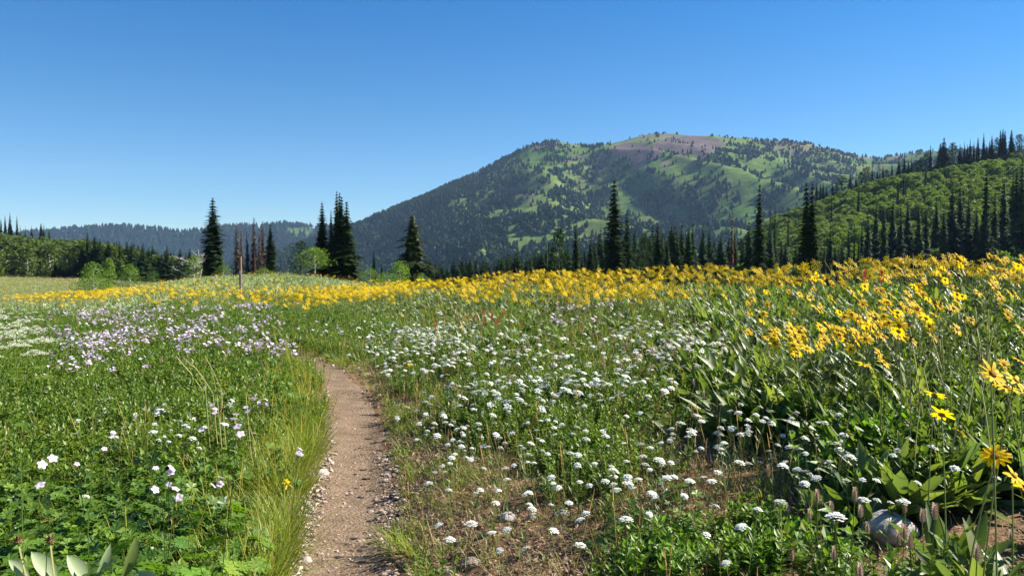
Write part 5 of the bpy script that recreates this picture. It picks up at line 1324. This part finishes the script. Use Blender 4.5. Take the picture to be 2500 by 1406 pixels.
# mint spikes
def d_mint(u, v, X, Y):
    a = gs(u, v, 250, 890, 230, 34) * .7 + gs(u, v, 560, 900, 120, 50) * .25 + gs(u, v, 1350, 890, 180, 36) * .8 + gs(u, v, 1600, 850, 130, 40) * .7 + gs(u, v, 1560, 990, 150, 50) * .35 + gs(u, v, 1250, 960, 150, 30) * .3 + gs(u, v, 1700, 1100, 200, 80) * .06 + gs(u, v, 1850, 1200, 200, 60) * .06
    return np.clip(a * np.clip(.3 + 2 * (fbm(X / .7, Y / .7, 2, 431) - .3), .1, 1.2), 0, 1)
MIN = [mint(580 + i, .36, .045, .009) for i in range(5)]
cm = sample(d_mint, .34, [(3.4, 6, 18, .95), (6, 12, 26, 1.0), (12, 20, 16, 1.1)], r6)
def lab_mint(u, v, Y):
    if u < 800: return 'brownish mint spike rising from the dark green herbs on the trail side with lilac flowers', 'mint spikes over the dark herbs'
    return 'brownish mint spike among the white yarrow, %s' % ('trail half' if u < 1450 else 'daisy half') + (', far rows' if v < 880 else (', middle rows' if v < 960 else ', near rows')), 'mint spikes among the yarrow'
split('mint_spike', MIN, cm, 255, lab_mint, 'flower', '', 'distant_mint_spikes', 'brownish mint spikes farther up the meadow', r6)
for i, (x, y, px) in enumerate([(1998, 1205, 12), (2076, 1197, 13), (2003, 1235, 10), (2046, 1240, 11), (2036, 1248, 10), (2094, 1245, 12), (2137, 1252, 10), (2215, 1238, 11), (2270, 1235, 15), (2260, 1258, 13), (1987, 1258, 11), (2199, 1298, 14), (2193, 1310, 12), (2120, 1318, 11),
                                (2236, 1312, 14), (2044, 1345, 13), (2117, 1383, 16), (2378, 1345, 15), (2474, 1390, 12), (1938, 1355, 12), (1922, 1262, 10), (2310, 1392, 13)]):
    Y = .020 * F / px; Y = min(max(Y, 2.4), 4.4); X, _, zt = unproj(float(x), float(y - 10), Y); g = float(G(X, Y)); h = max(zt - g - .045, .1)
    ps = mint(850 + i, h, .05, .0105)
    put('mint_spike', ps, (X, Y, g), ((r6.random() - .5) * .1, (r6.random() - .5) * .1, r6.random() * 6), (1, 1, 1), 'thick brownish mint spike beside the big grey rock below the yellow daisies', 'flower', 'mint spikes beside the big grey rock')
# seed heads
def d_seed(u, v, X, Y):
    a = gs(u, v, 2330, 850, 130, 90) * .9 + gs(u, v, 2400, 780, 90, 60) * .8 + gs(u, v, 2280, 950, 90, 60) * .5 + gs(u, v, 1990, 645, 55, 16) * .9 + gs(u, v, 1245, 668, 50, 12) * .9 + gs(u, v, 2340, 625, 60, 20) * .4 + gs(u, v, 1880, 760, 90, 30) * .6 + gs(u, v, 2300, 740, 150, 40) * .4 + gs(u, v, 1380, 720, 60, 25) * .3
    return np.clip(a, 0, 1)
SEED = [seedhead(620 + i, .66, .015) for i in range(6)]
cs_ = sample(d_seed, .66, [(2.2, 6, 26, 1.0), (6, 14, 16, 1.0), (14, 30, 9, 1.2)], r6)
def lab_seed(u, v, Y):
    if v > 735: return 'dried brown seed head over broad leaves, %s, %s' % ('side by the daisy patch' if u < 2330 else 'frame edge side', 'lower part' if v > 900 else ('middle part' if v > 820 else 'upper part')), 'dried seed heads bending over the broad leaves'
    return 'dried seed head on a bare stalk poking above the yellow crest', 'dried seed heads above the crest'
split('dried_seed_head', SEED, cs_, 240, lab_seed, 'seed head', '', 'distant_seed_heads', 'dried stalks along the crest', r6)
for x, y, Y, L_ in [(100, 1320, 2.5, 'shaggy brown seed head on a tan stalk over silvery leaves, nearest the frame edge'), (137, 1328, 2.5, 'smaller brown seed head between the shaggy one and the half-closed orange flower')]:
    X, _, zt = unproj(float(x), float(y), Y); g = float(G(X, Y)); ps = seedhead(900 + x, max(zt - g, .2), .018, .12)
    put('dried_seed_head', ps, (X + .03, Y, g), (0, 0, 0), (1, 1, 1), L_, 'seed head')
# leaning bare stalks left of the trail
for i, (x0, y0_, x1, y1_) in enumerate([(430, 870, 500, 960), (455, 880, 500, 930), (470, 890, 520, 960), (500, 870, 540, 950), (512, 885, 530, 965), (640, 880, 600, 960)]):
    Y = 6.2; a_ = np.array(unproj(float(x1), float(y1_), Y)); b_ = np.array(unproj(float(x0), float(y0_), Y - .1)); g = float(G(a_[0], a_[1]))
    mb = MB(); tube(mb, np.stack([A(a_[0] + .05, a_[1], g), a_, (a_ + b_) / 2 + A(0, 0, .015), b_]), .003, 4)
    o = ob('bare_stalk', mb.mesh('bare_stalk', [M['tanstem']])); tag(o, 'pale green leafless stalk leaning over the herbs beside the lilac flowers', 'stalk', 'leaning stalks over the herbs')
# cow parsnip
UMB = [umbel(640 + i) for i in range(4)]
for i in range(17):
    x = r6.choice([20, 45, 105, 12, 60, 85, 35, 5]) + r6.normal() * 14; Y = 9 + 7 * r6.random(); X = (x - 1250) / F * Y; zg = float(G(X, Y))
    put('cow_parsnip', UMB[i % 4], (X, Y, zg), (0, 0, r6.random() * 6), (.8 + .3 * r6.random(),) * 3, ('tall' if i % 2 else 'shorter') + ' plant with cream lace-like flower heads by the frame edge, %s' % ('near rows' if Y < 11 else ('middle rows' if Y < 13.5 else 'far rows')), 'flower', 'cream lace-flowered plants by the frame edge')
for x, Y in [(285, 24), (300, 25), (318, 23), (270, 26), (410, 26), (395, 24), (30, 22), (60, 24), (90, 22)]:
    X = (x - 1250) / F * Y; put('cow_parsnip', UMB[x % 4], (X, Y, float(G(X, Y))), (0, 0, 1), (.8,) * 3, 'small cream lace-flowered plant in the far edge of the lilac drift', 'flower', 'cream flowers beyond the lilac drift')
PB = [paintbrush(660 + i) for i in range(3)]
for i, (x, y) in enumerate([(1183, 762), (1195, 770), (1203, 778), (1212, 775), (1190, 782), (1175, 790), (1229, 758), (1150, 772), (1165, 778), (1071, 782), (1070, 797), (1206, 788), (1218, 786), (1280, 790), (2107, 665), (2147, 668), (1160, 770), (1198, 762)]):
    Y = 11.5 if x < 2000 else 7.5; X, _, zt = unproj(float(x), float(y), Y); g = float(G(X, Y)); h = max(zt - g, .2)
    put('paintbrush_flower', PB[i % 3], (X, Y, g), (0, 0, r6.random() * 6), (1.25, 1.25, h / .42), 'red paintbrush flower in the small red patch below the yellow crest' if x < 2000 else 'red paintbrush flower among the yellow daisies of the crest', 'flower', 'red paintbrush flowers')
# foreground leaf plants
def big_leaf_plant(seed, n, H, W, mk, spread=.08, lean=.7): return [('leaves', mule_clump(seed, int(n * 1.8), H * (.85 if H < .4 else .66), spread, W * .72, mk, 7, lean + .3))]
for xb, yb, xt, yt_, w, mk, L_ in [(72, 1412, 22, 1362, 30, 'sage', 'small silvery leaf leaning out at the lower frame corner'), (140, 1425, 80, 1343, 46, 'sage', 'widest silvery leaf at the lower frame corner, in front of the brown seed heads'),
        (215, 1430, 168, 1352, 44, 'sage', 'silvery leaf between the widest one and the half-closed orange flower'), (236, 1412, 272, 1334, 26, 'sage', 'grey-green upright leaf beside the dark folded leaf'),
        (300, 1412, 337, 1316, 34, 'mule', 'dark folded upright leaf over the orange flower at the bottom edge'), (400, 1425, 330, 1392, 26, 'sage', 'pale grey leaf lying flat at the bottom edge')]:
    Y = 3.0; a_ = np.array(unproj(float(xb), float(yb), Y)); b_ = np.array(unproj(float(xt), float(yt_), Y)); g = float(G(a_[0], a_[1])); k_ = Y / F
    mb = MB(); leaves(mb, [(0, 0, 0)], [b_ - a_], A(.65, -.6, .25), np.linalg.norm(b_ - a_) * 1.05, w * k_ * .88, 8, .16, .30, 1.0)
    sb = MB(); tube(sb, np.stack([A(.02, .03, g - a_[2]), A(0, 0, 0)]), .004, 4)
    put('broad_leaf_plant', [('leaf', mb.mesh('leaf', [M[mk]], True)), ('stalk', sb.mesh('stalk', [M['stem']]))], tuple(a_), (0, 0, 0), (1, 1, 1), L_, 'plant')
for i, (x, y, Y, H, n, W, mk, L_) in enumerate([
        (2330, 1130, 3.2, .50, 10, .09, 'mule', 'broad glossy leaf plant in deep shade below the tilted daisy'), (2420, 1080, 2.9, .52, 10, .10, 'mule', 'broad glossy leaf plant under the largest yellow daisies'),
         (2250, 1060, 3.8, .48, 10, .085, 'mule', 'broad leaf plant under the daisy seen from behind'),
        (2130, 1060, 4.6, .45, 12, .06, 'lush', 'bright green upright leaf plant lit by the sun beside the deep shade'), (2170, 1030, 4.8, .45, 12, .06, 'lush', 'bright green leaf plant just behind the sunlit upright one'),
        (1960, 980, 5.6, .45, 12, .075, 'mule', 'dark broad leaf plant beneath the dense daisy patch, lower part'), (1870, 940, 6.4, .42, 12, .075, 'mule', 'broad leaf plant with pale curled leaves beside the yarrow'),
        (2060, 960, 5.4, .48, 12, .08, 'mule', 'dark broad leaf plant beneath the middle of the dense daisy patch'), (2380, 840, 4.4, .50, 12, .11, 'sage', 'silver-white shining leaf plant among the brown seed heads'),
        (2470, 800, 4.8, .48, 10, .11, 'sage', 'silver-white shining leaf plant near the frame edge'), (2440, 1000, 2.8, .5, 9, .1, 'mule', 'broad leaf plant directly behind the flat-tipped daisy'), (2200, 960, 4.6, .46, 11, .08, 'mule', 'broad leaf plant with curled tips behind the ragged daisy'),
        (1790, 915, 7.2, .34, 10, .07, 'sage', 'pale grey leaf plant at the side of the bare soil'), ]):
    X, _, zt = unproj(float(x), float(y), float(Y)); g = float(G(X, Y)); H = min(max((zt - g) / .62, .25), 1.1) if x < 400 else H
    put('broad_leaf_plant', big_leaf_plant(920 + i, n, H, W, mk), (X, Y, g), (0, 0, r6.random() * 6), (1, 1, 1), L_, 'plant')
for i in range(16):
    Y = 2.5 + 2.6 * r6.random(); X = Y * .68 + .12 + .5 * r6.random(); put('broad_leaf_plant', big_leaf_plant(980 + i, 16, .58, .07, 'mule'), (X, Y, float(G(X, Y))), (0, 0, r6.random() * 6), (1, 1, 1), 'tall broad leaf plant at or just past the frame edge beside the deep shade', 'plant', 'tall leaf plants at the frame edge')
for i, (x, Y, H, L_) in enumerate([(385, 3.0, .60, 'large lobed-leaf geranium plant with the widest star-shaped leaves'), (310, 3.1, .62, 'lobed-leaf geranium plant beside the widest star-shaped leaves'), (455, 3.1, .56, 'lobed-leaf geranium plant nearest the arching grass of the trail edge'), (190, 3.2, .60, 'dark lobed-leaf geranium plant near the silvery leaves'),
                                   (240, 3.4, .58, 'lobed-leaf geranium plant in shade above the silvery leaves'), (400, 3.4, .42, 'lobed-leaf geranium plant under the brightest lilac cluster'), (500, 3.5, .42, 'lobed-leaf geranium plant at the centre of the bright patch'), (560, 3.9, .42, 'shaded bluish lobed-leaf plant left of the trail'),
                                   (80, 3.3, .56, 'lobed-leaf geranium plant close to the frame corner'), (520, 4.4, .44, 'lobed-leaf plant behind the shaded bluish one'), (340, 3.9, .42, 'lobed-leaf plant beneath the single lilac geranium'), (345, 2.8, .52, 'lowest lobed-leaf geranium plant above the folded dark leaf')]):
    X = (x - 1250) / F * Y; g = float(G(X, Y)); mb = forb(940 + i, 16, H, .20, .075, 2, 7); o = None
    sb = mb.mesh('leaves', [M['forb'] if i % 3 else M['lush']])
    put('geranium_plant', [('leaves', sb)], (X, Y, g), (0, 0, 0), (1, 1, 1), L_, 'plant')
for x, Y, s_, L_ in [(975, 4.55, 1.0, 'arching dark grass tuft bending over the trail edge'), (1010, 4.4, .9, 'bright upright grass tuft behind the arching one'), (650, 4.0, 1.1, 'long bright grass tuft on the verge opposite the arching one'), (680, 4.5, 1.0, 'long grass tuft leaning over the pebbly verge'), (630, 3.7, 1.0, 'lowest long grass tuft on the verge')]:
    X = (x - 1250) / F * Y; g = float(G(X, Y)); put('grass_tuft', [('blades', grass_tuft(960 + x, 90, .30, .07, .006, 1.0))], (X, Y, g), (0, 0, 0), (s_,) * 3, L_, 'grass tuft')
for x, y, Y, top in [(215, 1290, 2.9, 1010), (55, 1290, 2.9, 1095)]:   # thin dark stalks
    a_ = np.array(unproj(float(x), float(y), Y)); b_ = np.array(unproj(float(x + (20 if x > 100 else -5)), float(top), Y)); g = float(G(a_[0], a_[1]))
    mb = MB(); tube(mb, np.stack([A(a_[0], a_[1], g), a_, (a_ + b_) / 2, b_]), .0022, 4)
    r_ = np.random.default_rng(x); t = r_.random(14); P = a_ + (b_ - a_) * t[:, None]; kites(mb, P, sph(r_.random(14) * 6, .8 + 0 * t), A(0, 0, 1), .03, .005)
    o = ob('thin_stalk', mb.mesh('thin_stalk', [M['forb']])); tag(o, 'thin dark upright stalk rising over the grass, ' + ('the taller one beside lilac flowers' if x > 100 else 'near the frame edge'), 'stalk')

# ------------------------------------------------------------------ marker post
def plain(name, c, rough=.8, sc=30, amt=.25):
    m, n, l, b = mat(name); tc = n.new('ShaderNodeTexCoord').outputs['Object']
    mp = n.new('ShaderNodeMapping'); mp.inputs['Scale'].default_value = (1, 1, .12); l.new(tc, mp.inputs['Vector'])
    r = ramp(n, l, noise_node(n, l, mp.outputs[0], sc, 5, .6), [(.3, tuple(v * (1 - amt) for v in c)), (.7, tuple(min(1, v * (1 + amt)) for v in c))])
    l.new(r, b.inputs['Base Color']); b.inputs['Roughness'].default_value = rough; return m
def box(mb, c, s, m=0, bev=.004):
    x, y, z = [v / 2 for v in s]; V = []
    for sz_, k in ((-z, 1), (-z + bev, 0), (z - bev, 0), (z, 1)):
        e = bev * k
        V += [(-x + e, -y + e, sz_), (x - e, -y + e, sz_), (x - e, y - e, sz_), (-x + e, y - e, sz_)]
    Fq = [[3, 2, 1, 0], [12, 13, 14, 15]] + [[i * 4 + j, i * 4 + (j + 1) % 4, (i + 1) * 4 + (j + 1) % 4, (i + 1) * 4 + j] for i in range(3) for j in range(4)]
    mb.add(np.array(V) + np.array(c), np.array(Fq), (1, 1, 1), m)
Yp = 38.0; Xp, _, zt = unproj(587., 626., Yp); zg = float(G(Xp, Yp)); Hp = zt - zg
pm = plain('weathered_timber', (.15, .105, .07), .9); gm_ = plain('grey_marker', (.17, .17, .20), .6); dk = plain('dark_decal', (.035, .03, .03), .5); wt = plain('pale_decal', (.62, .62, .64), .5)
def bm(c, s, m): mb = MB(); box(mb, c, s); return mb.mesh('block', [m])
k_ = Yp / F
def zof(y): return unproj(587., float(y), Yp)[2] - zg
post = [('timber', bm((0, 0, Hp / 2 - .1), (.105, .105, Hp + .2), pm)), ('marker_panel', bm((0, -.062, zof(659) / 2), (.10, .015, zof(659)), gm_)),
        ('dark_decal', bm((0, -.073, zof(682)), (.06, .006, 20 * k_), dk)), ('small_decal', bm((0, -.073, zof(694)), (.05, .006, 3.6 * k_), dk)), ('white_decal', bm((0, -.073, zof(664.5)), (.075, .006, 8 * k_), wt)),
        ('symbol', bm((.005, -.079, zof(667.5)), (.035, .005, 2.6 * k_), dk)), ('symbol', bm((.01, -.079, zof(663)), (.02, .005, 1.8 * k_), dk))]
put('trail_marker_post', post, (Xp, Yp, zg), (0, 0, -.25), (.85, .85, 1), 'weathered wooden trail post with grey panel and dark decals standing in yellow flowers', 'post')
for x, y0_, y1_, Y in [(674, 706, 738, 28), (648, 718, 736, 28)]:
    a_ = np.array(unproj(float(x), float(y1_), Y)); b_ = np.array(unproj(float(x - 2), float(y0_), Y)); g = float(G(a_[0], a_[1]))
    mb = MB(); tube(mb, np.stack([A(a_[0], a_[1], g), a_, b_]), [.02, .018, .01], 5)
    o = ob('burnt_stick', mb.mesh('burnt_stick', [dk])); tag(o, 'taller thin dark stick standing in the yellow band' if x > 660 else 'shorter thin dark stick standing in the yellow band', 'stick')

# ------------------------------------------------------------------ air
hz = MB()
Vh = np.array([(x, y, z) for z in (-215, 560) for x, y in ((-3900, -60), (3900, -60), (3900, 4700), (-3900, 4700))], float)
hm = new_mesh('haze', Vh, [np.array([[3, 2, 1, 0], [4, 5, 6, 7], [0, 1, 5, 4], [1, 2, 6, 5], [2, 3, 7, 6], [3, 0, 4, 7]])], [])
m = bpy.data.materials.new('haze'); m.use_nodes = True; nt = m.node_tree
for nd in list(nt.nodes):
    if nd.type == 'BSDF_PRINCIPLED': nt.nodes.remove(nd)
pv = nt.nodes.new('ShaderNodeVolumePrincipled'); pv.inputs['Color'].default_value = (.42, .64, 1, 1); pv.inputs['Density'].default_value = .000052; pv.inputs['Anisotropy'].default_value = .1
nt.links.new(pv.outputs[0], nt.nodes['Material Output'].inputs['Volume']); hm.materials.append(m)
o = ob('haze', hm); tag(o, 'thin blue haze between the meadow and the mountain', None, None, 'stuff')
